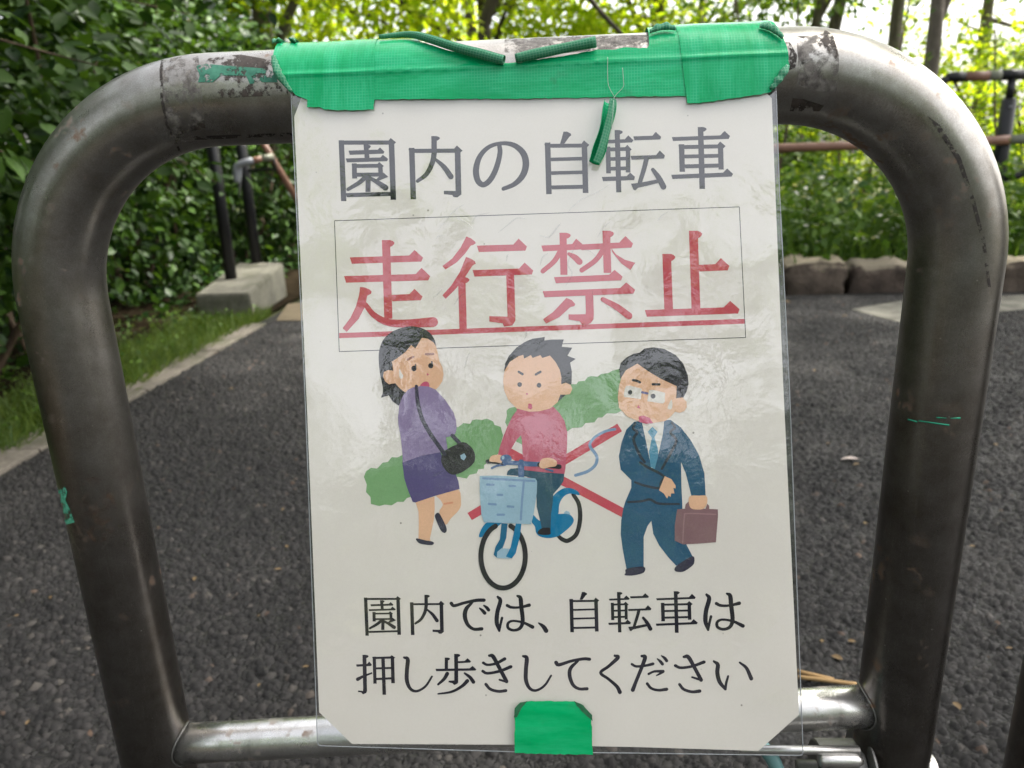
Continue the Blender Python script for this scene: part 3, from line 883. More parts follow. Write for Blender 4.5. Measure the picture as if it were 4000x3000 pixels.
G['ha'] = (FE, (1533, 125, 1950, 515), [S((1560, 142, 26), (1588, 185, 44), (1556, 310, 46), (1550, 420, 46), (1577, 508, 28)), S((1578, 505, 24), (1590, 440, 28), (1607, 370, 28)), S((1662, 235, 34), (1710, 256, 30), (1800, 255, 26), (1900, 232, 38)),
    S((1772, 132, 24), (1805, 155, 44), (1815, 250, 46), (1830, 400, 44), (1803, 478, 36), (1735, 503, 30), (1675, 480, 32), (1672, 428, 30), (1725, 402, 24), (1835, 420, 28), (1937, 468, 40))])
G['ten_'] = (FE, None, [S((2002, 425, 16), (2050, 460, 42), (2083, 508, 50))])
G['osu'] = (FE, None, [Vs(120, 768, 128, 1165, 42, 0.6), Pg((105, 1135), (148, 1135), (142, 1180), (105, 1195), (85, 1175), (50, 1170), (52, 1153), (105, 1158)), H(34, 885, 195, 876, 25, [(148, 868), (172, 840), (203, 878), (192, 890)]), S((48, 1032, 40), (110, 1000, 26), (198, 966, 18)),
    Vs(226, 788, 235, 1080, 36), H(208, 803, 425, 797, 24, [(395, 790), (415, 772), (455, 800), (440, 820)]), Vs(423, 805, 430, 1075, 38), H(245, 915, 415, 910, 22), H(245, 1030, 415, 1022, 24), Vs(321, 800, 335, 1200, 38)])
G['si'] = (FE, (535, 785, 858, 1172), [S((548, 797, 24), (588, 818, 44), (580, 930, 44), (580, 1050, 44), (620, 1138, 34), (690, 1160, 28), (780, 1108, 26), (850, 1003, 22))])
G['ho'] = (FE, None, [Vs(1110, 758, 1112, 930, 42, 0.6), Vs(1006, 798, 1005, 925, 36, 0.6), H(1130, 848, 1258, 842, 22, [(1198, 838), (1235, 805), (1272, 840), (1262, 856)]), H(892, 932, 1318, 926, 26, [(1245, 922), (1290, 888), (1330, 928), (1318, 942)]), Vs(1112, 930, 1112, 1070, 42),
    Pg((1091, 1045), (1133, 1045), (1126, 1080), (1090, 1095), (1070, 1075), (1028, 1065), (1030, 1048)), S((1015, 972, 42), (980, 1030, 36), (917, 1088, 24)), S((1203, 967, 22), (1260, 1010, 36), (1298, 1062, 40)), S((1232, 1050, 42), (1170, 1110, 34), (1060, 1168, 26), (917, 1190, 18))])
G['ki'] = (FE, None, [S((1403, 855, 30), (1450, 876, 28), (1540, 862, 30), (1636, 812, 36)), S((1398, 945, 32), (1450, 968, 30), (1580, 945, 32), (1702, 897, 36)), S((1468, 777, 28), (1508, 785, 44), (1562, 880, 42), (1655, 1055, 42)), S((1652, 1058, 28), (1580, 1038, 22)), S((1432, 1087, 34), (1482, 1140, 32), (1570, 1163, 32), (1648, 1155, 34))])
G['te'] = (FG, None, [S((33, 852, 42), (65, 876, 38), (200, 835, 32), (330, 812, 34), (395, 816, 36)), S((270, 835, 25), (193, 910, 40), (180, 990, 42), (215, 1090, 38), (280, 1135, 32), (368, 1135, 36))])
G['ku'] = (FG, None, [S((668, 778, 28), (702, 798, 42), (600, 893, 34), (515, 962, 34), (600, 1030, 32), (690, 1110, 38), (723, 1172, 44))])
G['da'] = (FG, None, [S((852, 870, 28), (900, 893, 28), (1000, 885, 28), (1080, 866, 34)), S((958, 782, 28), (995, 795, 44), (960, 900, 40), (900, 1050, 38), (862, 1148, 44)), S((1127, 812, 14), (1160, 840, 32), (1183, 868, 34)), S((1172, 778, 14), (1205, 803, 32), (1228, 832, 34)),
    S((1033, 975, 26), (1095, 948, 26), (1190, 947, 34)), S((1192, 952, 26), (1150, 975, 22), (1118, 992, 14)), S((1018, 1080, 32), (1062, 1130, 30), (1140, 1150, 30), (1228, 1140, 36))])
G['sa'] = (FG, None, [S((1322, 885, 34), (1380, 908, 30), (1500, 893, 30), (1632, 846, 36)), S((1414, 790, 30), (1462, 793, 44), (1530, 908, 40), (1600, 1040, 42)), S((1598, 1040, 28), (1503, 1010, 22)), S((1367, 1088, 32), (1412, 1140, 32), (1500, 1168, 32), (1585, 1160, 38))])
G['i'] = (FG, None, [S((1737, 838, 24), (1780, 875, 44), (1775, 960, 46), (1800, 1060, 44), (1862, 1138, 32)), S((1862, 1138, 30), (1872, 1070, 28), (1892, 1000, 24)), S((2018, 852, 22), (2090, 912, 36), (2142, 1025, 44))])

def glyph(pr, key, mat, fr=None, box=None, hw=1.0):
    f0, b0, strokes = G[key]
    fr = fr or f0
    if box:
        sx = (box[2] - box[0]) / (b0[2] - b0[0]); sy = (box[3] - box[1]) / (b0[3] - b0[1])
        tf = lambda p: (box[0] + (p[0] - b0[0]) * sx, box[1] + (p[1] - b0[1]) * sy)
        sw = (sx + sy) / 2
    else:
        tf = lambda p: (p[0], p[1]); sw = 1.0
    base = pr.lift
    for st in strokes:
        if st[0] == 'H':
            _, x0, y0, x1, y1, wd, u = st
            a, b = tf((x0, y0)), tf((x1, y1)); h = wd * sw * hw / 2
            pr.poly([(a[0] - h * 0.35, a[1] - h), (b[0], b[1] - h), (b[0], b[1] + h), (a[0] + h * 0.25, a[1] + h)], mat, fr)
            if u:
                q = [tf(p) for p in u]
                q[-1] = (q[-1][0], b[1] + h)
                pr.poly(q + [(min(b[0], q[0][0]), b[1] + h)], mat, fr)
        elif st[0] == 'V':
            _, x0, y0, x1, y1, wd, fl = st
            a, b = tf((x0, y0)), tf((x1, y1)); h = wd * sw / 2
            pr.poly([(a[0] - h, a[1]), (a[0] + h, a[1]), (b[0] + h, b[1]), (b[0] - h, b[1])], mat, fr)
            if fl:
                e = wd * sw * fl; t = wd * sw
                pr.poly([(a[0] + h - 2, a[1]), (a[0] + h + e * 0.6, a[1] + t * 0.12), (a[0] + h + e, a[1] + t * 0.32), (a[0] + h + e * 0.9, a[1] + t * 0.52), (a[0] + h + e * 0.45, a[1] + t * 0.75), (a[0] + h - 2, a[1] + t * 0.85)], mat, fr)
        elif st[0] == 'S':
            pr.stroke([(*tf(p), p[2] * sw) for p in st[1]], mat, fr)
        else:
            pr.poly([tf(p) for p in st[1]], mat, fr)
    pr.lift = base      # next glyph starts at the same height

INK = print_mat('black_ink', (0.012, 0.012, 0.02), 0.3)
INK2 = print_mat('blue_black_ink', (0.016, 0.014, 0.026), 0.2)
RED = print_mat('red_ink', (0.58, 0.085, 0.115), 0.08)
pr = Print()
for key in ('en', 'nai', 'no', 'ji', 'ten', 'sha'): glyph(pr, key, INK)
pr.out('headline_lettering')
pr = Print()
for key in ('sou', 'kou', 'kin', 'shi'): glyph(pr, key, RED)
pr.out('warning_lettering')
pr = Print()
pr.poly([(1324.6, 1301), (2908, 1245.4), (2909, 1264.6), (1325, 1321)], RED)
pr.out('red_underline')
pr = Print(0.00004)
bx4 = [(1306.5, 862.3), (2888, 808), (2912.7, 1318.4), (1325.3, 1373.5)]
for i in range(4):
    a, b = np.array(bx4[i]), np.array(bx4[(i + 1) % 4])
    T = (b - a) / np.linalg.norm(b - a); nn = np.array([-T[1], T[0]]) * 1.3
    pr.poly([tuple(a + nn), tuple(b + nn), tuple(b - nn), tuple(a - nn)], INK)
pr.out('ruled_box')
pr = Print()
glyph(pr, 'en', INK2, FE, (112, 135, 515, 562), 0.75)
glyph(pr, 'nai', INK2, FE, (610, 120, 985, 555), 0.75)
for key in ('de', 'ha', 'ten_', 'osu', 'si', 'ho', 'ki'): glyph(pr, key, INK2)
glyph(pr, 'si', INK2, FE, (1820, 770, 2145, 1165))
glyph(pr, 'ji', INK2, FG, (178, 88, 500, 527), 0.8)
glyph(pr, 'ten', INK2, FG, (600, 88, 1075, 530), 0.8)
glyph(pr, 'sha', INK2, FG, (1112, 80, 1565, 532), 0.8)
glyph(pr, 'ha', INK2, FG, (1630, 100, 2065, 505))
for key in ('te', 'ku', 'da', 'sa', 'i'): glyph(pr, key, INK2)
pr.out('instruction_lettering')

# ---- the printed cartoon
def pm(name, r, g, b, mo=0.06): return print_mat('print_' + name, lin(r, g, b), mo)
C_GRN = pm('green', 128, 172, 120, 0.06)
C_HAIR = pm('hair', 47, 46, 52, 0.35)
C_SKIN = pm('skin', 235, 190, 155)
C_PUR = pm('lilac', 150, 134, 170)
C_SKIRT = pm('violet', 95, 85, 132)
C_STRAP = pm('strap', 66, 62, 80, 0.2)
C_SHOE = pm('shoe', 58, 54, 76, 0.2)
C_BAG = pm('bag', 58, 54, 60, 0.4)
C_LB = pm('light_blue', 160, 192, 208)
C_MB = pm('mid_blue', 128, 158, 190)
C_BL = pm('bike_blue', 0, 122, 168)
C_BL2 = pm('bike_blue_dark', 24, 104, 142)
C_BAR = pm('bar_blue', 84, 112, 152)
C_PINK = pm('mouth', 205, 95, 125)
C_RSW = pm('sweater', 198, 98, 120)
C_TRO = pm('trousers', 52, 88, 108, 0.12)
C_SUIT = pm('suit', 46, 92, 122, 0.12)
C_LAP = pm('lapel', 52, 60, 74, 0.15)
C_WHT = pm('white', 226, 222, 212, 0.03)
C_TIE = pm('tie', 88, 150, 176)
C_CASE = pm('case', 140, 108, 112)
C_CASE2 = pm('case_light', 160, 128, 130)
C_BROW = pm('brow', 168, 128, 116)
C_BLUSH = pm('blush', 226, 160, 128)
C_BLK = pm('tyre', 44, 40, 50, 0.25)
C_CROSS = pm('cross', 205, 84, 100)
C_GLS = pm('bridge', 122, 122, 160)

pr = Print(0.00003)
pr.poly([(1826, 2003.9), (2411.5, 1654.8), (2429.9, 1684.6), (1843.4, 2031.8)], C_CROSS)
pr.poly([(1991.7, 1749), (2440, 1987), (2432, 2022), (1975, 1780)], C_CROSS)
pr.out('red_cross_print')
pr = Print(0.00005)
h1 = [fr_pt(W2, p) for p in ((635, 285), (560, 320), (480, 315), (425, 385), (350, 395), (270, 480), (180, 470), (110, 520), (80, 600), (120, 710), (110, 820), (175, 890), (180, 990), (300, 1020), (380, 1000), (480, 1010), (560, 960), (650, 960), (700, 905), (750, 890), (1000, 700), (1430, 600), (1560, 625), (1600, 570), (1700, 550), (1730, 490), (1810, 480), (1812, 430), (2010, 270), (2085, 0))]
h1 += [fr_pt(W1, p) for p in ((2070, 1620), (2050, 1540), (1960, 1510), (1940, 1460), (1850, 1420), (1780, 1440), (1700, 1430), (1640, 1445), (1610, 1495), (1510, 1485), (1440, 1540), (1300, 1560), (900, 1640))]
pr.poly(h1, C_GRN)
pr.poly([(480, 1340), (455, 1290), (480, 1190), (475, 1120), (520, 1080), (600, 1065), (900, 900), (1410, 740), (1480, 740), (1510, 700), (1600, 690), (1640, 640), (1690, 622), (1790, 632), (1840, 590), (1940, 580), (2000, 545), (2120, 515), (2200, 700), (2150, 1110), (2060, 1160), (1920, 1160), (1850, 1220), (1790, 1220), (1740, 1290), (1610, 1300), (1560, 1362), (1420, 1370), (1350, 1420), (900, 1400), (700, 1610), (610, 1565)], C_GRN, K1)
pr.out('hedge_print')
pr = Print(0.00005)
sq = [(*fr_pt(K1, p), 10.5) for p in ((2035, 1388), (1900, 1418), (1750, 1500), (1675, 1590))] + [(*fr_pt(K2, p), 12) for p in ((1392, 40), (1405, 82), (1450, 140), (1472, 195), (1450, 270), (1370, 335), (1240, 378))]
pr.stroke(sq, C_MB)
pr.out('swerve_print')

# woman with a shoulder bag
pr = Print(0.00008)
pr.poly([(820, 955), (1095, 885), (1100, 1060), (1085, 1230), (1030, 1490), (1040, 1530), (865, 1500), (870, 1280), (865, 1100)], C_SKIN, W2)
pr.smooth([(1120, 860), (1280, 800), (1450, 785), (1478, 960), (1468, 1040), (1420, 1110), (1330, 1200), (1255, 1290), (1168, 1120), (1190, 1050), (1215, 1000), (1180, 930)], C_SKIN, W2, 3)
pr.stroke([(1240, 988, 28), (1352, 970, 28)], C_BLUSH, W2)
pr.smooth([(840, 1485), (960, 1512), (1060, 1530), (1088, 1555), (1050, 1582), (900, 1565), (838, 1520)], C_SHOE, W2)
pr.smooth([(1105, 1145), (1165, 1125), (1260, 1310), (1270, 1380), (1235, 1408), (1180, 1360), (1110, 1200)], C_SHOE, W2)
pr.poly([(632, 390), (900, 290), (1180, 240), (1280, 500), (1400, 560), (1440, 660), (1458, 775), (1100, 875), (820, 970), (780, 960), (700, 750), (660, 620)], C_SKIRT, W2)
pr.poly([tuple(p) for p in crom([(325, 1118), (352, 1040), (345, 930), (310, 760), (292, 550), (310, 400), (370, 270), (500, 160), (700, 95), (850, 100), (1000, 160), (1090, 270), (1120, 380)], 4)] + [(900, 600), (720, 1030), (640, 1110), (580, 1235), (490, 1170), (440, 1085)], C_HAIR, W1)
pr.poly([(915, 255), (1000, 270), (1080, 320), (1120, 380), (1145, 480), (1165, 590), (1210, 680), (1226, 780), (1210, 880), (1150, 970), (1100, 1010), (670, 1040), (590, 980), (530, 910), (440, 925), (385, 885), (355, 810), (365, 750), (430, 720), (500, 730), (490, 640), (480, 600), (560, 550), (680, 460), (760, 360), (820, 410)], C_SKIN, W1)
pr.stroke([(712, 572, 30), (750, 548, 32), (795, 530, 30)], C_BROW, W1); pr.stroke([(975, 493, 36), (1075, 490, 36)], C_BROW, W1)
pr.ell(800, 698, 38, 40, C_HAIR, W1); pr.stroke([(822, 690, 26), (822, 645, 22)], C_HAIR, W1)
pr.ell(1042, 658, 38, 38, C_HAIR, W1); pr.stroke([(1062, 650, 26), (1058, 600, 22)], C_HAIR, W1)
pr.poly([(985, 765), (1020, 780), (988, 803)], C_PINK, W1)
pr.smooth([(590, 705), (620, 760), (645, 800), (632, 840), (605, 842), (588, 800)], C_WHT, W1)
pr.smooth([(890, 955), (930, 900), (980, 886), (1015, 910), (1012, 965)], C_PINK, W1)
sw = [fr_pt(W1, p) for p in ((800, 965), (720, 1000), (640, 1090), (590, 1220), (570, 1400), (575, 1500))] + [fr_pt(W2, p) for p in ((605, 0), (620, 130), (635, 280), (638, 395), (900, 297), (1180, 245), (1285, 200), (1260, 30), (1340, 10))] + [fr_pt(W1, p) for p in ((1395, 1640), (1415, 1560), (1405, 1440), (1370, 1330), (1250, 1150), (1110, 1000), (1000, 955), (900, 950))]
pr.poly(sw, C_PUR)
pr.stroke([(*fr_pt(W1, p), wd / 3.69) for p, wd in (((835, 955), 48), ((845, 1100), 54), ((870, 1260), 58), ((930, 1450), 58), ((1040, 1645), 60))] + [(*fr_pt(W2, (1140, 130)), 16), (*fr_pt(W2, (1240, 270)), 16)], C_STRAP)
pr.stroke([(1355, 5, 58), (1470, 130, 58)], C_STRAP, W2)
pr.smooth([(1240, 230), (1420, 130), (1530, 102), (1640, 190), (1680, 290), (1660, 400), (1530, 510), (1400, 565), (1300, 545), (1210, 430), (1195, 330)], C_BAG, W2)
pr.poly([(1468, 290), (1525, 260), (1555, 310), (1520, 362), (1478, 340)], C_LB, W2)
pr.out('walking_woman_print')

# cyclist and bicycle
pr = Print(0.00008)
pr.stroke([(1215, 585, 42), (1275, 690, 46), (1288, 850, 48), (1250, 1010, 48), (1160, 1083, 48), (1095, 1068, 45), (1050, 1030, 40)], C_BLK, K2)
pr.poly([(1110, 805), (1118, 775), (1140, 760), (1170, 772), (1185, 800)], C_LB, K2)
pr.smooth([(985, 620), (1060, 545), (1150, 512), (1250, 540), (1282, 592), (1180, 575), (1110, 610), (1065, 690), (1050, 800), (975, 810), (975, 700)], C_BL, K2)
pr.smooth([(975, 810), (1060, 795), (1170, 800), (1218, 850), (1205, 905), (1140, 970), (1050, 1035), (950, 1055), (860, 1040), (815, 1000), (800, 930), (765, 880), (775, 800), (860, 870)], C_BL, K2)
pr.poly([(495, 375), (505, 335), (535, 308), (620, 298), (1118, 355), (1110, 440), (1070, 500), (1000, 580), (990, 700), (975, 800), (970, 955), (875, 955), (855, 860), (820, 720), (810, 420), (700, 390)], C_TRO, K2)
pr.smooth([(832, 985), (880, 948), (960, 945), (968, 985), (960, 1018), (850, 1018)], C_BLK, K2, 4)
arm = [fr_pt(K1, p) for p in ((640, 1095), (560, 1200), (500, 1320), (430, 1490), (375, 1650))] + [fr_pt(K2, p) for p in ((400, 165), (480, 230), (545, 90), (600, 0))] + [fr_pt(K1, p) for p in ((682, 1475), (850, 1250))]
body = [fr_pt(K1, p) for p in ((620, 1085), (850, 1120), (1150, 1065), (1240, 1160), (1310, 1270), (1350, 1440), (1345, 1650))] + [fr_pt(K2, p) for p in ((1130, 300), (1120, 362), (900, 345), (672, 320), (672, 200), (660, 0))] + [fr_pt(K1, p) for p in ((683, 1480), (640, 1300))]
pr.poly(arm, C_RSW); pr.poly(body, C_RSW)
pr.poly([(440, 545), (455, 440), (510, 330), (620, 210), (740, 130), (850, 85), (1025, 60), (1020, 110), (1110, 98), (1298, 95), (1270, 200), (1420, 215), (1350, 330), (1470, 375), (1390, 430), (1415, 560), (1410, 740), (1330, 760), (1330, 890), (1220, 990), (800, 600)], C_HAIR, K1)
pr.poly([(450, 540), (520, 420), (640, 340), (715, 318), (728, 370), (825, 322), (850, 362), (962, 322), (990, 362), (1100, 328), (1180, 420), (1240, 530), (1265, 640), (1260, 740), (1330, 720), (1400, 750), (1422, 810), (1390, 880), (1330, 892), (1250, 890), (1210, 1000), (1100, 1090), (950, 1130), (800, 1135), (620, 1090), (500, 970), (440, 830), (425, 700), (435, 600)], C_SKIN, K1)
pr.stroke([(650, 562, 34), (705, 595, 36)], C_HAIR, K1); pr.stroke([(895, 600, 34), (962, 562, 36)], C_HAIR, K1)
pr.ell(663, 745, 33, 35, C_HAIR, K1); pr.ell(942, 755, 33, 35, C_HAIR, K1)
pr.ell(768, 880, 15, 12, C_PINK, K1)
pr.poly([(790, 1018), (835, 1025), (848, 1080), (825, 1105), (780, 1085)], C_PINK, K1)
pr.out('cyclist_print')
pr = Print(0.00026)
n = 56
ring = [(457 + 240 * math.cos(a), 1250 + 345 * math.sin(a), 54) for a in np.linspace(-math.pi / 2 + 0.35, 1.5 * math.pi - 0.35, 30)]
pr.stroke(ring, C_BLK, K2, True, 2)
pr.smooth([(203, 1048), (208, 990), (258, 905), (320, 880), (445, 885), (370, 950), (300, 1010)], C_BL, K2, 4)
pr.poly([(440, 895), (505, 900), (492, 1050), (450, 1168), (402, 1200), (387, 1268), (355, 1235), (375, 1150), (422, 1070)], C_BL2, K2)
pr.poly([(390, 1272), (392, 1205), (440, 1166), (525, 1170), (492, 1250), (540, 1278)], C_LB, K2)
pr.poly([(595, 895), (655, 900), (640, 1030), (592, 1220), (550, 1276), (487, 1256), (540, 1150)], C_BL, K2)
pr.stroke([(335, 300, 24), (400, 272, 24), (480, 262, 26)], C_BAR, K2)
pr.stroke([(290, 228, 46), (380, 240, 30), (460, 248, 36)], C_BLK, K2)
pr.stroke([(470, 245, 40), (600, 245, 48), (740, 255, 54), (850, 258, 50)], C_BAR, K2)
pr.stroke([(652, 240, 70), (652, 400, 62)], C_BAR, K2)
pr.stroke([(850, 262, 50), (1065, 285, 50)], C_BLK, K2)
pr.stroke([(915, 308, 18), (992, 332, 22)], C_BAR, K2)
pr.smooth([(310, 225), (330, 170), (400, 155), (445, 170), (440, 240), (380, 235)], C_SKIN, K2)
pr.ell(488, 197, 62, 44, C_BAR, K2); pr.ell(455, 186, 15, 20, C_LB, K2)
pr.smooth([(850, 250), (880, 200), (960, 190), (1030, 220), (1030, 275), (960, 290), (890, 305), (850, 285)], C_SKIN, K2)
pr.poly([(205, 385), (380, 380), (700, 400), (805, 412), (824, 440), (822, 560), (790, 780), (760, 907), (560, 897), (250, 885), (222, 800), (205, 560)], C_LB, K2)
pr.stroke([(240, 410, 24), (520, 425, 24), (795, 440, 22)], C_MB, K2)
pr.stroke([(680, 455, 24), (662, 650, 24), (648, 855, 24)], C_MB, K2)
for a, b in (((285, 478), (352, 480)), ((527, 493), (585, 495)), ((398, 588), (448, 590)), ((302, 687), (378, 692)), ((507, 713), (567, 718)), ((397, 803), (467, 803))):
    pr.stroke([(*a, 24), (*b, 24)], C_MB, K2)
pr.out('bicycle_print')

# man with a briefcase
pr = Print(0.00008)
pr.poly([(340, 20), (260, 100), (210, 230), (180, 380), (200, 520), (310, 630), (310, 710), (250, 850), (225, 930), (205, 1050), (200, 1200), (220, 1350), (260, 1560), (440, 1540), (440, 1220), (480, 1110), (520, 1055), (540, 1190), (600, 1310), (700, 1440), (780, 1525), (950, 1425), (890, 1310), (845, 1200), (845, 900), (835, 700), (830, 440), (880, 560), (940, 800), (1088, 795), (1075, 560), (1020, 370), (930, 210), (830, 80), (720, 0), (660, 5), (420, 10)], C_SUIT, M2)
pr.poly([(418, 5), (655, 5), (640, 150), (600, 330), (555, 512), (520, 500), (480, 300)], C_WHT, M2)
pr.poly([(530, 70), (585, 125), (552, 180), (588, 300), (592, 380), (555, 515), (512, 490), (495, 330), (525, 190), (482, 125)], C_TIE, M2)
pr.stroke([(350, 35, 26), (330, 90, 28), (372, 132, 30), (335, 210, 30), (400, 370, 30), (450, 440, 28)], C_LAP, M2)
pr.stroke([(735, 30, 24), (765, 82, 26), (718, 132, 28), (780, 215, 30), (720, 350, 30), (630, 512, 26)], C_LAP, M2)
pr.stroke([(405, 445, 26), (480, 495, 28), (600, 555, 28), (655, 592, 26)], C_LAP, M2)
pr.stroke([(655, 595, 24), (620, 660, 26), (597, 712, 26), (460, 690, 26), (350, 652, 22)], C_LAP, M2)
pr.stroke([(278, 860, 24), (420, 850, 24), (505, 832, 26), (600, 875, 26), (810, 880, 22)], C_LAP, M2)
pr.poly([(660, 590), (730, 620), (775, 690), (772, 718), (750, 710), (762, 770), (728, 768), (722, 805), (700, 792), (685, 822), (650, 770), (600, 735)], C_SKIN, M2)
pr.smooth([(250, 1600), (265, 1555), (440, 1535), (442, 1595), (340, 1625), (245, 1625)], C_SHOE, M2, 4)
pr.smooth([(768, 1580), (785, 1525), (950, 1425), (968, 1495), (930, 1540), (850, 1588)], C_SHOE, M2, 4)
pr.poly([(870, 925), (880, 880), (910, 853), (935, 930)], C_CASE, M2); pr.poly([(1085, 935), (1105, 875), (1125, 900), (1125, 938)], C_CASE, M2)
pr.poly([(790, 935), (930, 922), (1215, 935), (1217, 1000), (1195, 1280), (1000, 1295), (850, 1302), (765, 1262), (765, 1100)], C_CASE, M2)
pr.stroke([(848, 1285, 14), (865, 1020, 14), (900, 980, 14), (1195, 988, 14)], C_CASE2, M2)
pr.smooth([(930, 795), (1010, 792), (1092, 795), (1105, 860), (1070, 925), (1000, 938), (930, 920), (910, 840)], C_SKIN, M2)
pr.poly([(325, 660), (305, 500), (330, 390), (420, 300), (550, 230), (655, 212), (740, 140), (900, 118), (1080, 145), (1280, 250), (1410, 400), (1490, 600), (1502, 750), (1470, 880), (1410, 990), (1290, 998), (1100, 800), (620, 500)], C_HAIR, M1)
pr.poly([(620, 400), (800, 530), (1020, 660), (1298, 790), (1288, 998), (1400, 985), (1470, 1060), (1472, 1150), (1430, 1220), (1350, 1250), (1270, 1230), (1190, 1320), (1100, 1390), (900, 1425), (640, 1400), (440, 1310), (300, 1160), (280, 980), (300, 800), (340, 640), (420, 515), (540, 445)], C_SKIN, M1)
pr.poly([(430, 785), (500, 780), (695, 835), (680, 1012), (390, 975), (385, 930), (400, 830)], C_WHT, M1)
pr.poly([(820, 855), (900, 853), (1098, 905), (1092, 1060), (1060, 1090), (790, 1050)], C_WHT, M1)
pr.stroke([(700, 895, 40), (790, 915, 40)], C_GLS, M1)
pr.ell(493, 895, 37, 42, C_HAIR, M1); pr.ell(890, 962, 42, 42, C_HAIR, M1)
pr.stroke([(545, 685, 44), (610, 698, 42), (662, 722, 42)], C_HAIR, M1); pr.stroke([(885, 757, 42), (1000, 757, 42)], C_HAIR, M1)
pr.poly([(640, 1110), (672, 1177), (610, 1160)], C_PINK, M1)
pr.poly([(640, 1315), (720, 1295), (830, 1335), (893, 1430), (770, 1440), (645, 1405)], C_PINK, M1)
pr.smooth([(1205, 1020), (1225, 1110), (1205, 1185), (1160, 1185), (1145, 1150)], C_WHT, M1)
pr.out('walking_man_print')

# ---- paper and film
paper_px = [(672, 156), (1604, 150), (1667, 212), (1672.5, 357), (1691.7, 827), (1726, 1544), (1638.5, 1622), (1378, 1613.8), (1108.7, 1608.6), (760.5, 1607), (689.5, 1538.6), (664, 900), (635.5, 252)]
def slab_from_px(name, px, back, front, mat):
    P = [poster_pt(ov(*p), front) for p in px]
    Q = [poster_pt(ov(*p), back) for p in px]
    nn = len(P)
    tri = tessellate_polygon([[Vector((x, y, 0)) for x, y in px]])
    Fc = []
    for a, b, c in tri:
        Fc.append((a, b, c)); Fc.append((nn + c, nn + b, nn + a))
    for i in range(nn):
        j = (i + 1) % nn
        Fc.append((i, j, nn + j, nn + i))
    bm = bmesh.new()
    vs = [bm.verts.new(tuple(map(float, v))) for v in P + Q]
    for f in Fc:
        try: bm.faces.new([vs[i] for i in f])
        except ValueError: pass
    bmesh.ops.recalc_face_normals(bm, faces=bm.faces[:])
    me = bpy.data.meshes.new(name); bm.to_mesh(me); bm.free()
    me.materials.append(mat)
    return link(name, me, poster)
slab_from_px('paper_sheet', paper_px, -0.0002, 0.0, M['paper'])
def rounded(px, rad, seg=5):
    out = []
    n_ = len(px)
    for i in range(n_):
        p, a, b = np.array(px[i], float), np.array(px[i - 1], float), np.array(px[(i + 1) % n_], float)
        u, v = (a - p) / np.linalg.norm(a - p), (b - p) / np.linalg.norm(b - p)
        if u @ v < -0.9: out.append(tuple(p)); continue
        for k in range(seg + 1):
            t = k / seg
            out.append(tuple((p + u * rad) * (1 - t) ** 2 + 2 * p * t * (1 - t) + (p + v * rad) * t * t))
    return out
film_px = rounded([(626, 152), (1670, 146), (1676.6, 200), (1684, 415), (1705.5, 843), (1735, 1632), (1378, 1627), (1108, 1624), (686, 1611), (660, 885)], 9)
def facing(P, Fc):
    """wind every face towards the reader's side of the poster"""
    out = []
    for f in Fc:
        a, b, c = (np.array(P[i]) for i in f[:3])
        out.append(tuple(f) if np.cross(b - a, c - a) @ NRM > 0 else tuple(reversed(f)))
    return out
def film_sheet(name, px, lift, mat, flip=False):
    V, Fc = poly_grid(px, (110, 110))
    Fc = facing([poster_pt(ov(*p), lift) for p in V], Fc)
    me = mesh(name, [poster_pt(ov(*p), lift) for p in V], Fc, mat, True)
    return link(name, me, poster)
film_sheet('laminate_film', film_px, 0.0016, M['film'])
film_sheet('laminate_backing', film_px, -0.0006, M['edge_film'])
# rim of the fused film, a thin clear edge that catches the light
rim = [poster_pt(ov(*p), 0.0004) for p in film_px]
tube('laminate_rim', rim + [rim[0]], 0.0003, simple('rim_plastic', (0.3, 0.32, 0.34), 0.2), poster, 6, caps=False)

# creases in the film
def crease(pts, fr, wpx=2.0, h=0.0003):
    C = crom([fr_pt(fr, p) for p in pts], 6)
    V, Fc = [], []
    N = len(C)
    for i in range(N):
        T = C[min(i + 1, N - 1)] - C[max(i - 1, 0)]; T = T / np.linalg.norm(T)
        nn = np.array([-T[1], T[0]])
        k = math.sin(math.pi * (i + 0.3) / (N - 0.4)) ** 0.6 if 0 < i < N - 1 else 0.05
        V += [poster_pt(C[i] + nn * wpx * 2 * k, 0.00162), poster_pt(C[i], 0.00162 + h * k), poster_pt(C[i] - nn * wpx * k, 0.00162)]
    for i in range(N - 1):
        for j in (0, 1):
            Fc.append((3 * i + j, 3 * i + j + 1, 3 * i + 4 + j, 3 * i + 3 + j))
    link('crease', mesh('crease', V, facing(V, Fc), M['film_crease'], True), poster)
M['film_crease'] = film_mat('film_crease', (0.93, 0.93, 0.94), 0.3, 0.2)
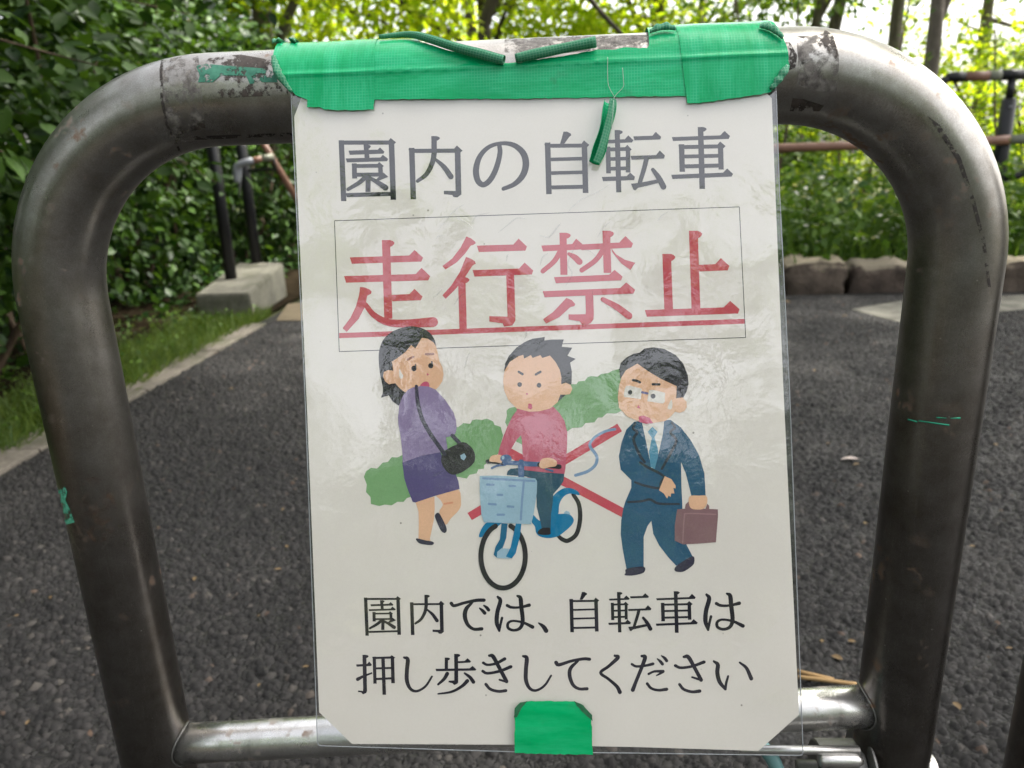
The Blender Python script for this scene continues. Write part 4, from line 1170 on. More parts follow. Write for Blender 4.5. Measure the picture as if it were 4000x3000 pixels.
for pts, fr in (([(1130, 1160), (1230, 1040), (1330, 930), (1420, 880)], FA), ([(1500, 1080), (1560, 1000), (1700, 968)], FA), ([(1780, 1190), (1900, 1090), (1990, 1025), (2100, 1040)], FA),
                ([(1330, 1030), (1430, 1065), (1520, 1140)], FA), ([(1110, 1250), (1150, 1220), (1210, 1212)], FA),
                ([(380, 1020), (450, 940), (550, 865), (700, 800), (850, 710)], FB), ([(170, 1310), (230, 1220), (300, 1140)], FB), ([(80, 1600), (110, 1500), (170, 1460)], FB), ([(700, 1290), (760, 1190), (840, 1120)], FB), ([(1060, 450), (1160, 435), (1270, 400)], FB),
                ([(1350, 1110), (1400, 1050), (1470, 1010)], FB), ([(60, 200), (170, 215), (290, 80)], FD), ([(510, 345), (600, 370), (680, 455)], FD), ([(330, 730), (400, 600), (360, 480), (480, 230)], FD), ([(610, 760), (615, 830), (600, 880)], FD),
                ([(1080, 900), (1190, 790)], FC), ([(1300, 980), (1370, 880), (1450, 830)], FC), ([(1870, 510), (1880, 450), (1895, 420)], FC), ([(2070, 1340), (2090, 1280), (2065, 1225)], FC),
                ([(450, 500), (530, 340), (700, 190), (1000, 120)], K1), ([(1530, 690), (1560, 560), (1605, 460)], W1), ([(1060, 600), (1150, 545), (1240, 500)], W2), ([(1040, 200), (1060, 150), (1100, 130)], W2)):
    crease(pts, fr)

# ================================================================== TAPE
RC = PB
def tape_xs(p):
    """photograph pixel -> (x along the tube, s up the profile) on poster face / tube"""
    q = poster_pt(p, 0.002)
    s = -((q - TP0) @ DWN)
    if s <= 0: return (q[0], s)
    d = ray(p); o = CAM - np.array([0, 0, AX])
    Rr = RC + 0.002
    a = d[1] ** 2 + d[2] ** 2; b = 2 * (o[1] * d[1] + o[2] * d[2]); c = o[1] ** 2 + o[2] ** 2 - Rr ** 2
    D = b * b - 4 * a * c
    if D <= 0:
        t = -b / (2 * a); q = o + d * t
        return (q[0], (R(112) - EL) * RC)
    t = (-b - math.sqrt(D)) / (2 * a); q = o + d * t
    ang = math.atan2(q[2], -q[1])
    return (q[0], (ang - EL) * RC)
def tape_pt(x, s, lift):
    wob = 0.00025 * math.sin(x * 90 + s * 60) + 0.0002 * math.sin(x * 37 - s * 150)
    l = lift + wob + 0.0004 * max(0.0, min(1.0, 0.5 - s / 0.004)) + 0.0011 * math.exp(-((s - 0.0005) / 0.0016) ** 2)
    if s <= 0: return np.array([x, 0, 0]) + TP0 + DWN * (-s) + NRM * l
    a = EL + s / RC
    return np.array([x, -(RC + l) * math.cos(a), AX + (RC + l) * math.sin(a)])
def tape_sheet(name, px, lift, mat, parent=None, uvswap=False, jag=0.9):
    rj = random.Random(len(px))
    dense = []
    for i, p in enumerate(px):
        dense.append(p); q = px[(i + 1) % len(px)]
        if jag and len(p) == 2 and len(q) == 2:
            d_ = math.dist(p, q)
            for t_ in range(1, int(d_ / 9) + 1):
                f_ = t_ / (int(d_ / 9) + 1)
                dense.append((p[0] + (q[0] - p[0]) * f_ + rj.uniform(-jag, jag), p[1] + (q[1] - p[1]) * f_ + rj.uniform(-jag, jag)))
    px = dense
    poly = [tape_xs(ov(*p)) if len(p) == 2 else (tape_xs(ov(p[0], p[1]))[0], (R(p[2]) - EL) * RC) for p in px]
    V, Fc = poly_grid(poly, (0.012, 0.0016))
    P = [tape_pt(x, s, lift) for x, s in V]
    uv = [(s, x) if uvswap else (x, s) for x, s in V]
    me = mesh(name, P, Fc, mat, True, uv)
    o = link(name, me, parent)
    return o
long_tape = tape_sheet('green_tape', [(690, 216), (1100, 214), (1300, 211), (1492, 208), (1496, 110, 100), (1404, 62, 118), (1402, 98), (1398, 104), (1345, 104), (1330, 108), (1290, 108), (1240, 117), (1180, 126), (1105, 137), (1088, 137), (1040, 126), (1000, 116), (950, 103), (905, 89), (893, 80, 112), (812, 80, 118), (700, 90, 100)], 0.0021, M['tape'])
tag(long_tape, 'long green cloth tape strip across the top edge of the poster, torn above', 'tape', 'green tape strips')
left_tape = tape_sheet('green_tape', [(600, 90, 122), (640, 92, 108), (700, 92, 128), (812, 84, 128), (810, 130), (808, 238), (740, 239), (702, 238), (690, 232), (664, 233), (665, 217), (640, 207), (615, 180), (598, 150), (590, 125)], 0.0025, M['tape'], uvswap=True)
tag(left_tape, 'short green tape wrapped over the tube beside grey adhesive and old green scraps', 'tape', 'green tape strips')
right_tape = tape_sheet('green_tape', [(1456, 70, 125), (1471.6, 120), (1478, 175), (1484, 224), (1510, 224), (1566, 216), (1641, 206), (1664, 200), (1682, 178), (1704, 140), (1699, 100), (1690, 78), (1660, 60, 112), (1560, 62, 126)], 0.0026, M['tape'], uvswap=True)
tag(right_tape, 'short green cloth tape wrapped over the tube at the poster corner with curled dark flaps', 'tape', 'green tape strips')
bottom_tape = tape_sheet('green_tape', [(1112, 1540), (1114, 1528), (1124, 1517), (1140, 1514), (1240, 1514), (1258, 1523), (1277, 1545), (1281, 1630), (1112, 1625)], 0.0024, M['tape_flat'])
tag(bottom_tape, 'smooth green tape square over the bottom edge of the poster', 'tape', 'green tape strips')
DIRTY = simple('dirty_tape', (0.02, 0.12, 0.055), 0.7, var=0.4, scale=300)
tape_sheet('dirty_corner', [(1110, 1548), (1112, 1528), (1124, 1516), (1140, 1513), (1128, 1526), (1116, 1548)], 0.0026, DIRTY, bottom_tape)
tape_sheet('dirty_corner', [(1240, 1513), (1260, 1522), (1279, 1543), (1280, 1556), (1262, 1540), (1246, 1524)], 0.0026, DIRTY, bottom_tape)

def curl(name, px, lift, wid, mat, parent, amp=0.004):
    """flap of tape lifted and rolled at its free edge; px is the hinge line, wid the flap length in overview px (dx, dy)"""
    C = crom(px, 5)
    V, Fc, UV = [], [], []
    m_ = 7
    for i, c in enumerate(C):
        for j in range(m_ + 1):
            t = j / m_
            ang = t * 3.6
            k = (1 - abs(2 * i / (len(C) - 1) - 1) ** 2 * 0.5) * (0.88 + 0.14 * math.sin(i * 1.3 + c[0]))
            x, s = tape_xs(ov(c[0] + wid[0] * k * math.sin(ang) / 2.2, c[1] + wid[1] * k * math.sin(ang) / 2.2))
            V.append(tape_pt(x, s, lift + amp * k * (1 - math.cos(ang)) / 2)); UV.append((x, s))
    for i in range(len(C) - 1):
        for j in range(m_):
            a = i * (m_ + 1) + j
            Fc.append((a, a + 1, a + m_ + 2, a + m_ + 1))
    o = link(name, mesh(name, V, Fc, mat, True, UV), parent)
    sm = o.modifiers.new('thickness', 'SOLIDIFY'); sm.thickness = 0.0003; sm.offset = 0
    return o
curl('curled_flap', [(592, 128), (597, 150), (610, 176), (632, 203)], 0.0033, (26, -8), M['tape_back'], left_tape, 0.0032)
curl('curled_flap', [(590, 98), (604, 90), (624, 88), (640, 94)], 0.0034, (2, 16), M['tape_back'], left_tape, 0.0038)
curl('curled_flap', [(1640, 62), (1655, 64), (1672, 72), (1690, 86)], 0.0036, (-6, 16), M['tape_back'], right_tape, 0.0036)
curl('curled_flap', [(1700, 146), (1692, 162), (1678, 182), (1664, 198)], 0.0036, (-24, -12), M['tape_back'], right_tape, 0.0036)
curl('curled_flap', [(1402, 76), (1420, 70), (1440, 68), (1458, 70)], 0.0036, (4, 12), M['tape_back'], long_tape, 0.004)
# rolled torn halves of the tape's upper edge
def roll(px, rads, parent):
    C = crom([(*p, r_) for p, r_ in zip(px, rads)], 6)
    P = []
    for c in C:
        x, s = tape_xs(ov(c[0], c[1])); P.append(tape_pt(x, s, 0.0032 + c[2] * 0.9))
    V, Fc, UV = sweep(P, [c[2] for c in C], 14, caps=False, a0=0.4, a1=2 * math.pi - 0.2)
    UV = [(u, a * 0.004) for u, a in UV]
    o = link('rolled_edge', mesh('rolled_edge', V, Fc, M['tape_back'], True, UV), parent)
    sm = o.modifiers.new('thickness', 'SOLIDIFY'); sm.thickness = 0.0003; sm.offset = 0
roll([(820, 88), (880, 84), (920, 92), (990, 112), (1040, 125), (1090, 137)], [0.0012, 0.0018, 0.0024, 0.0027, 0.003, 0.0027], long_tape)
roll([(1114, 133), (1160, 124), (1220, 112), (1286, 102)], [0.0026, 0.0031, 0.0029, 0.0033], long_tape)

# torn strip hanging by two threads in front of the poster
strip = empty('hanging_tape_strip', tuple(poster_pt(ov(1284, 352), 0.004)), 'narrow torn green tape strip hanging by threads over the black headline', 'tape')
hp = [poster_pt(ov(*p), l) for p, l in (((1319, 218), 0.0055), ((1314, 250), 0.0065), ((1304, 290), 0.007), ((1294, 325), 0.007), ((1284, 352), 0.0065))]
V, Fc, UV = sweep(crom(hp, 6), [0.0038 + 0.0004 * math.sin(k_ * 0.45) for k_ in range(25)], 10, caps=False, a0=-1.9, a1=1.4, upv=tuple(-NRM))
o = link('strip_body', mesh('strip_body', V, Fc, M['tape'], True, [(u, a * 0.004) for u, a in UV]), strip)
sm = o.modifiers.new('thickness', 'SOLIDIFY'); sm.thickness = 0.0003; sm.offset = 0
V, Fc, UV = sweep(crom([h + NRM * 0.0006 for h in hp], 6), 0.0036, 8, caps=False, a0=1.0, a1=3.4, upv=tuple(-NRM))
o = link('strip_fold', mesh('strip_fold', V, Fc, M['tape_back'], True, [(u, a * 0.004) for u, a in UV]), strip)
for th in ([(1312, 128), (1312, 160), (1314, 188), (1326, 212)], [(1344, 150), (1346, 178), (1345, 192), (1327, 212), (1322, 240), (1318, 290)]):
    P = []
    for p in th:
        x, s = tape_xs(ov(*p)); P.append(tape_pt(x, s, 0.0040 if p[1] < 214 else 0.012))
    tube('thread', crom(P, 6), 0.0002, M['thread'], strip, 6)

# ================================================================== LEFT: footing, handrail
fz = 0.137
fb = [(-1.90, 3.40), (-1.595, 3.40), (-1.675, 4.19), (-1.99, 4.24)]
V = [(x, y, -0.03) for x, y in fb] + [(x, y, fz + (0.07 if i > 1 else 0)) for i, (x, y) in enumerate(fb)]
bm = bmesh.new(); vs = [bm.verts.new(v) for v in V]
for f in ((3, 2, 1, 0), (4, 5, 6, 7), (0, 1, 5, 4), (1, 2, 6, 5), (2, 3, 7, 6), (3, 0, 4, 7)): bm.faces.new([vs[i] for i in f])
bmesh.ops.bevel(bm, geom=list(bm.edges), offset=0.008, segments=2, affect='EDGES')
me = bpy.data.meshes.new('concrete_footing'); bm.to_mesh(me); bm.free(); me.materials.append(M['concrete'])
tag(link('concrete_footing', me), 'long low concrete footing block under two black posts', 'footing')
hr = empty('handrail', (-1.78, 3.75, fz), 'black post handrail with brown and grey rail standing on the concrete footing', 'handrail')
p1 = on_z(ov(500, 606), fz + 0.02); p2 = on_z(ov(555, 572), fz + 0.055)
tube('post', [(p1[0], p1[1], fz - 0.02), (p1[0], p1[1], 0.93), (p1[0], p1[1], 0.955)], [0.034, 0.034, 0.02], M['black'], hr, 24)
tube('post', [(p2[0], p2[1], fz - 0.02), (p2[0], p2[1], 0.93), (p2[0], p2[1], 0.955)], [0.034, 0.034, 0.02], M['black'], hr, 24)
Yr = p2[1] - 0.02
e0, e1, e2 = on_y(ov(512, 395), Yr - .15), on_y(ov(511, 362), Yr - .15), on_y(ov(532, 350), Yr - .14)
e3, e4 = on_y(ov(562, 344), Yr - .1), on_y(ov(590, 338), Yr - .06)
tube('elbow', crom([e0, e1, e2, on_y(ov(545, 347), Yr - .12)], 5), 0.021, M['grey_metal'], hr, 16)
tube('rail', [on_y(ov(543, 347.5), Yr - .12), on_y(ov(566, 343), Yr - .1)], 0.019, M['rail_brown'], hr, 16)
tube('rail', [on_y(ov(565, 343), Yr - .1), e4], 0.0195, M['rail_grey'], hr, 16)
tube('bracket', [on_y(ov(520, 360), Yr - .14), on_y(ov(517, 420), Yr - .12)], 0.008, M['grey_metal'], hr, 10)
tube('bracket', [e4, on_y(ov(596, 366), Yr - .04), (p2[0], p2[1], on_y(ov(596, 366), Yr)[2])], 0.01, M['black'], hr, 10)
tube('rail', [on_y(ov(560, 295), Yr), on_y(ov(590, 345), Yr + .02), on_y(ov(660, 462), Yr + .05)], 0.021, M['rail_brown'], hr, 16)

# ================================================================== RIGHT: fence and stone border
fe = empty('rail_fence', (2.77, 4.3, 0.09), 'black post fence with brown and grey-green tube rails behind the stone border', 'fence')
FY = 4.3
def fx(x): return float(on_y(ov(x, 300), FY)[0])
tx = on_y(ov(2100, 165), FY); lz = float(on_y(ov(1780, 317), FY)[2])
tz = float(tx[2]); zb = 0.0
px_ = 2.79
for q in (px_, px_ - 2.0, px_ + 2.0):
    po_ = tube('post', [(q, FY, 0.0), (q, FY, tz - 0.14), (q, FY, tz - 0.13)], [0.041, 0.041, 0.03], M['black'], fe, 24)
    bpy.context.view_layer.update()
    tube('post_neck', [(q, FY, tz - 0.14), (q, FY, tz - 0.02)], 0.022, M['black'], po_, 16)
    tube('rail_saddle', [(q - 0.07, FY, tz), (q + 0.07, FY, tz)], 0.0305, M['black'], fe, 20)
    tube('hoop_bracket', crom([(q + 0.03, FY - 0.02, lz - 0.22), (q + 0.12, FY - 0.03, lz - 0.2), (q + 0.19, FY - 0.03, lz - 0.12), (q + 0.2, FY - 0.03, lz - 0.02)], 6), 0.022, M['black'], fe, 14)
    tube('bolt', [(q - 0.012, FY - 0.040, tz - 0.18), (q - 0.012, FY - 0.047, tz - 0.18)], 0.007, M['grey_metal'], po_, 10)
xl, xr = px_ - 0.33, px_ - 0.07
tube('top_rail', [(xl - 0.05, FY, tz), (xl, FY, tz), (xl + 0.05, FY, tz)], [0.024, 0.031, 0.031], M['black'], fe, 20)
tube('top_rail', [(xl + 0.05, FY, tz), (xl + 0.19, FY, tz)], 0.0285, M['rail_brown'], fe, 20)
tube('top_rail', [(xl + 0.19, FY, tz), (xr + 0.02, FY, tz)], 0.0287, M['rail_grey'], fe, 20)
tube('top_rail', [(px_ + 0.07, FY, tz), (px_ + 2.0, FY, tz)], 0.0285, M['rail_brown'], fe, 20)
tube('rail_end_drop', crom([(xl - 0.05, FY, tz - 0.005), (xl - 0.075, FY, tz - 0.05), (xl - 0.06, FY, tz - 0.15), (xl - 0.06, FY, lz)], 5), 0.024, M['black'], fe, 16)
LYF = FY - 0.055
tube('lower_rail', [(px_ - 2.4, LYF, lz), (px_ + 0.0, LYF, lz)], 0.0275, M['rail_brown'], fe, 20)
tube('lower_rail', [(px_ + 0.0, LYF, lz), (px_ + 0.35, LYF, lz)], 0.0278, M['rail_grey'], fe, 20)
tube('lower_rail', [(px_ + 0.35, LYF, lz), (px_ + 2.0, LYF, lz)], 0.0275, M['rail_brown'], fe, 20)

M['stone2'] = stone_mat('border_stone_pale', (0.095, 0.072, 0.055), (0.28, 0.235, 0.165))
stones = [(1.02, 0.34, 0.17, 3.72), (1.375, 0.335, 0.185, 3.70), (1.735, 0.36, 0.165, 3.66), (2.10, 0.34, 0.18, 3.62), (2.47, 0.37, 0.175, 3.58), (2.86, 0.36, 0.17, 3.54), (3.25, 0.36, 0.18, 3.5)]
lab = ['grey brown border stone half hidden behind the poster', 'rounded border stone beside the poster edge with a pale top', 'darker border stone next to the hoop leg, above the concrete slab', 'border stone hidden behind the hoop leg', 'pale border stone on the far side of the hoop leg', 'outer border stone beyond the pale one', 'last border stone at the end of the row']
for i, (x, wd, h, y) in enumerate(stones):
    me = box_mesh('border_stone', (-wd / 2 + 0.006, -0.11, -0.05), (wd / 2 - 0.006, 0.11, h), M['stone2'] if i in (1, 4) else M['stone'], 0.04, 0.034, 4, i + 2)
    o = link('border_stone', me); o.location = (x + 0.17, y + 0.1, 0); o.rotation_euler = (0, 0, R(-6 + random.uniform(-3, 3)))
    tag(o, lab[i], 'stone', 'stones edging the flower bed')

# ================================================================== VEGETATION
LEAF_BIG = (np.array([(0, 0, 0), (-.2, .22, .05), (-.27, .5, .07), (-.17, .78, .04), (0, 1, -.05), (.17, .78, .04), (.27, .5, .07), (.2, .22, .05), (0, .3, 0), (0, .7, -.01)]),
            np.array([(0, 8, 1), (1, 8, 2), (8, 9, 2), (2, 9, 3), (3, 9, 4), (0, 7, 8), (7, 6, 8), (8, 6, 9), (6, 5, 9), (5, 4, 9)]))
LEAF_SM = (np.array([(0, 0, 0), (-.3, .45, .07), (0, 1, -.06), (.3, .45, .07), (0, .5, 0)]), np.array([(0, 4, 1), (1, 4, 2), (0, 3, 4), (3, 2, 4)]))
BLADE = (np.array([(-.03, 0, 0), (.03, 0, 0), (.022, .5, .06), (-.022, .5, .06), (0, 1, .22)]), np.array([(0, 1, 2), (0, 2, 3), (3, 2, 4)]))
def unit(v): return v / (np.linalg.norm(v, axis=-1, keepdims=True) + 1e-9)
def leaves(name, C, size, mat, parent, tmpl=LEAF_SM, upbias=0.9, droop=0.4, out=None, kind=None, axis=None):
    N = len(C)
    nrm = rng.normal(size=(N, 3)); nrm[:, 2] = np.abs(nrm[:, 2]) + upbias
    if out is not None: nrm += out * 0.8
    nrm = unit(nrm)
    if axis is None:
        ax = rng.normal(size=(N, 3)); ax[:, 2] -= droop
        if out is not None: ax += out * 0.8
    else: ax = axis + rng.normal(size=(N, 3)) * 0.25
    if axis is None:
        ax = unit(ax - nrm * (ax * nrm).sum(1, keepdims=True)); sd = np.cross(ax, nrm)
    else:
        ax = unit(ax); sd = unit(np.cross(ax, nrm)); nrm = np.cross(sd, ax)
    T, Fc = tmpl
    sz = np.broadcast_to(np.asarray(size), (N,))[:, None, None]
    V = C[:, None] + sz * (T[None, :, 0:1] * sd[:, None] + T[None, :, 1:2] * ax[:, None] + T[None, :, 2:3] * nrm[:, None])
    Tri = (Fc[None] + (np.arange(N) * len(T))[:, None, None]).reshape(-1, 3)
    return link(name, np_mesh(name, V.reshape(-1, 3), Tri, mat), parent, kind)

def crown_pts(n, c, r, clumps, spread=0.2, shell=0.55, zcut=None):
    c, r = np.array(c), np.array(r)
    d = unit(rng.normal(size=(clumps, 3)))
    rad = rng.uniform(shell, 1.0, (clumps, 1)) ** 0.7
    cc = d * rad
    idx = rng.integers(0, clumps, n)
    wgt = rng.uniform(0.5, 1.3, clumps)[idx][:, None]
    p = cc[idx] + rng.normal(size=(n, 3)) * spread * wgt * np.array([1, 1, 0.6])
    o = unit(p)
    return c + p * r, o

def limbs(base, top, lean, rad, parent, mat, crown_c, crown_r, nl=6, seedv=0):
    rr = random.Random(seedv)
    b = np.array(base, float); t = np.array(top, float)
    path = [b, b * 0.7 + t * 0.3 + np.array([rr.uniform(-.1, .1), rr.uniform(-.1, .1), 0]), b * 0.35 + t * 0.65 + np.array([rr.uniform(-.15, .15), rr.uniform(-.15, .15), 0]), t]
    C = crom([(*p, 0) for p in path], 5)
    P = [c[:3] for c in C]
    rads = [rad * (1.25 if i == 0 else 1 - 0.6 * i / (len(P) - 1)) for i in range(len(P))]
    tube('trunk', P, rads, mat, parent, 12)
    for k in range(nl):
        f = rr.uniform(0.45, 0.98); i = int(f * (len(P) - 1)); s = P[i]
        a = rr.uniform(0, 6.28)
        e = np.array(crown_c) + np.array(crown_r) * np.array([math.cos(a) * rr.uniform(.4, .9), math.sin(a) * rr.uniform(.4, .9), rr.uniform(-.7, .5)])
        mid = (s + e) / 2 + np.array([rr.uniform(-.3, .3), rr.uniform(-.3, .3), rr.uniform(0, .4)])
        Q = [c for c in crom([s, mid, e], 6)]
        tube('branch', Q, [max(0.008, rads[i] * 0.5 * (1 - 0.85 * j / (len(Q) - 1))) for j in range(len(Q))], mat, parent, 7)

def tree(name, label, base, h, crown_c, crown_r, nleaf, lsize, mat, bark, rad, clumps=60, spread=0.2, nl=6, group=None, top=None, shell=0.5):
    t = empty(name, base, label, 'tree', group)
    limbs(base, top if top is not None else (crown_c[0], crown_c[1], crown_c[2] + crown_r[2] * 0.3), 0, rad, t, bark, crown_c, crown_r, nl, int(abs(base[0] * 31 + base[1] * 17) * 10))
    P, o = crown_pts(nleaf, crown_c, crown_r, clumps, spread, shell)
    leaves('crown', P, rng.uniform(0.7, 1.3, nleaf) * lsize, mat, t, LEAF_SM, 0.9, 0.4, o, 'stuff')
    return t

# --- big-leaved hedge on the left
hedge_spots = [(-2.25, 0.55, 1.25, 0.80, 0.75, 1.25), (-2.05, 1.55, 1.35, 0.80, 0.7, 1.15), (-2.2, 2.45, 1.30, 0.85, 0.7, 1.2), (-2.65, 3.35, 1.2, 0.75, 0.7, 1.15), (-2.55, 4.35, 1.2, 0.6, 0.75, 1.2), (-2.45, 5.5, 0.95, 0.8, 0.9, 0.9), (-1.8, 6.9, 0.75, 1.0, 0.8, 0.8)]
hl = ['dark green large-leaved shrub at the near end of the hedge', 'dark green shrub whose branches hang over the kerb', 'leafy hedge shrub above the grass verge', 'hedge shrub with bare brown stems beside the concrete footing', 'hedge shrub behind the two black posts', 'hedge shrub behind the sloping brown rail', 'leafy shrub closing the end of the verge']
for i, (x, y, z, rx, ry, rz) in enumerate(hedge_spots):
    t = empty('hedge_shrub', (x, y, 0), hl[i], 'shrub', 'hedge along the path')
    n1 = 7000
    P, o = crown_pts(n1, (x, y, z), (rx, ry, rz), 120, 0.15, 0.42)
    k = (P[:, 2] > 0.30 + rng.uniform(-.15, .25, len(P)) - 0.45 * (P[:, 0] < -1.93)) & ((P[:, 0] < -1.62) | (P[:, 2] > 0.75)) & (P[:, 0] < -1.22)
    k &= ~((P[:, 1] > 3.15) & (P[:, 0] > -2.02) & (P[:, 1] < 5.0))
    P, o = P[k], o[k]
    leaves('foliage', P, rng.uniform(0.3, 1.0, len(P)) ** 0.8 * 0.085, M['leaf_hedge'], t, LEAF_BIG, 0.8, 0.5, o, 'stuff')
    rr = random.Random(i)
    for q in range(9):
        a = rr.uniform(0, 6.28)
        b0 = np.array([x + rr.uniform(-.3, .05), y + rr.uniform(-.35, .35), -0.02])
        e0_ = np.array([x + rx * 0.75 * math.cos(a), y + ry * 0.75 * math.sin(a), z + rr.uniform(-.2, .7)])
        if e0_[0] > -1.9 and 3.1 < e0_[1] < 5: e0_[0] = -2.2
        mid = b0 * 0.55 + e0_ * 0.45 + np.array([rr.uniform(-.12, .12), rr.uniform(-.12, .12), 0.05])
        Q = crom([b0, mid, e0_], 6)
        tube('stem', Q, [0.015 * (1 - 0.7 * j / (len(Q) - 1)) for j in range(len(Q))], M['stem'], t, 7)
N = 4200
C = np.stack([rng.uniform(-4.2, -1.95, N), rng.uniform(2.2, 7.0, N), rng.uniform(0.0, 0.16, N)], 1)
C = C[(C[:, 1] > 3.2) | (C[:, 0] < -2.2)]
leaves('ground_ivy', C, rng.uniform(0.03, 0.075, len(C)), M['leaf_dark'], None, LEAF_SM, 1.0, 0.0, None, 'stuff')
# a few leafy sprays reaching out over the path
spr = empty('hedge_shrub', (-2.0, 1.2, 0), 'long leafy hedge sprays reaching out beside the upper bend of the hoop', 'shrub', 'hedge along the path')
pts_all, out_all = [], []
for (b_, e_) in (((-2.0, 1.3, 1.15), (-1.05, 1.35, 1.02)), ((-2.0, 1.6, 1.3), (-0.98, 1.75, 1.20)), ((-2.0, 1.0, 0.95), (-1.18, 1.15, 0.82)), ((-2.0, 1.9, 1.4), (-1.0, 2.2, 1.35)), ((-2.1, 3.0, 0.95), (-1.62, 3.25, 0.72)), ((-2.0, 2.2, 1.0), (-1.3, 2.3, 0.80)), ((-2.0, 2.6, 1.5), (-1.1, 2.9, 1.5)), ((-2.0, 1.2, 1.4), (-1.05, 1.2, 1.3))):
    b_, e_ = np.array(b_), np.array(e_)
    Q = crom([b_, (b_ + e_) / 2 + np.array([0, 0, 0.06]), e_], 8)
    tube('stem', Q, [0.006 * (1 - 0.7 * j / (len(Q) - 1)) for j in range(len(Q))], M['stem'], spr, 6)
    for j, q in enumerate(Q[3:]):
        for r_ in range(4):
            pts_all.append(q + rng.normal(size=3) * 0.035); out_all.append((e_ - b_) / np.linalg.norm(e_ - b_) * 0.8 + np.array([0, -.4, 0]))
leaves('foliage', np.array(pts_all), rng.uniform(0.05, 0.085, len(pts_all)), M['leaf_hedge'], spr, LEAF_BIG, 1.0, 0.7, np.array(out_all), 'stuff')

# dark wood behind the hedge
for i, (x, y, z, rx, ry, rz) in enumerate([(-4.6, 3.5, 2.2, 1.9, 1.8, 2.3), (-5.0, 7.0, 2.4, 2.2, 1.8, 2.6), (-5.2, 10.2, 1.9, 1.5, 1.4, 2.0), (-5.5, 0.8, 2.4, 2.2, 2.0, 2.5), (-4.4, -1.5, 2.4, 1.8, 1.6, 2.4)]):
    tree('evergreen_tree', ['dark evergreen rising behind the hedge', 'dark evergreen behind the far hedge shrubs', 'dense evergreen at the end of the verge', 'dark evergreen behind the near hedge end', 'dark evergreen past the near end of the hedge'][i], (x, y, -0.02), 4, (x, y, z), (rx, ry, rz), 9000, 0.12, M['leaf_dark'], M['bark'], 0.1, 110, 0.17, 3, 'evergreens behind the hedge')

# --- bright maples beyond the hoop
maples = [
    ((-3.2, 8.6, -0.02), (-2.6, 8.8, 3.9), (2.3, 1.1, 2.1), 7500, 0.13, 'leaf_tree', 'bark2', 0.17, (-3.0, 8.5, 4.5), 'yellow-green maple with a thick grey trunk rising over the hedge'),
    ((-0.7, 10.8, -0.02), (-0.6, 10.8, 3.9), (2.6, 1.1, 2.1), 9500, 0.12, 'leaf_tree', 'bark', 0.14, (-0.9, 10.7, 4.2), 'yellow-green maple with dark spreading boughs above the green tape'),
    ((2.0, 13.0, -0.02), (1.9, 12.8, 3.9), (2.6, 1.3, 2.0), 10500, 0.13, 'leaf_tree', 'bark', 0.2, (2.0, 13.0, 4.6), 'maple with a stout dark trunk and sky showing through its crown'),
    ((3.3, 9.4, -0.02), (2.9, 9.2, 3.6), (1.7, 1.4, 1.6), 3600, 0.10, 'leaf_mid', 'bark2', 0.085, (3.2, 9.3, 5.2), 'slender twin-stemmed tree above the bend of the hoop'),
    ((3.9, 8.2, -0.02), (4.0, 8.4, 3.9), (1.7, 1.5, 1.6), 3600, 0.095, 'leaf_mid', 'bark2', 0.09, (3.75, 8.1, 5.0), 'slim straight tree standing behind the rail fence'),
    ((2.85, 6.0, -0.02), (3.7, 6.3, 3.6), (1.5, 1.3, 1.4), 3400, 0.085, 'leaf_mid', 'bark2', 0.075, (3.5, 6.1, 3.8), 'leaning thin tree close behind the rail fence'),
    ((6.2, 11.0, -0.02), (6.8, 11.0, 2.6), (2.2, 1.6, 1.6), 4200, 0.11, 'leaf_tree', 'bark2', 0.12, (6.2, 11, 3.8), 'bright maple beyond the end of the rail fence'),
    ((-1.6, 16.0, -0.02), (-1.6, 16.0, 4.2), (5.0, 1.2, 2.8), 10000, 0.17, 'leaf_tree', 'bark', 0.2, (-1.6, 16, 5), 'broad maple at the back of the park'),
]
for bse, cc, cr, nleaf, ls, lm, bk, rad, top, lb in maples:
    tree('maple_tree', lb, bse, 5, cc, cr, nleaf, ls, M[lm], M[bk], rad, 75, 0.17, 7, 'trees beyond the path', top)
# dark boughs of the second maple
for pxs, r0 in (([(820, -30), (880, 18), (930, 48), (985, 78), (1010, 120)], 0.05), ([(880, 18), (850, 40), (838, 70)], 0.02), ([(1075, -30), (1050, 40), (1038, 120)], 0.085), ([(1260, -20), (1310, 40), (1360, 90)], 0.035), ([(700, -20), (735, 20), (800, 34), (850, 60)], 0.02)):
    Q = crom([on_y(ov(*p), 9.5) for p in pxs], 5)
    tube('bough', Q, [r0 * (1 - 0.3 * j / len(Q)) for j in range(len(Q))], M['bark'], bpy.data.objects['maple_tree.001'], 8)
# twin stem
tube('trunk', crom([(3.35, 9.4, 0.9), (3.55, 9.5, 2.2), (3.9, 9.6, 4.2)], 6), [0.075] * 8 + [0.05] * 5, M['bark2'], bpy.data.objects['maple_tree.003'], 10)
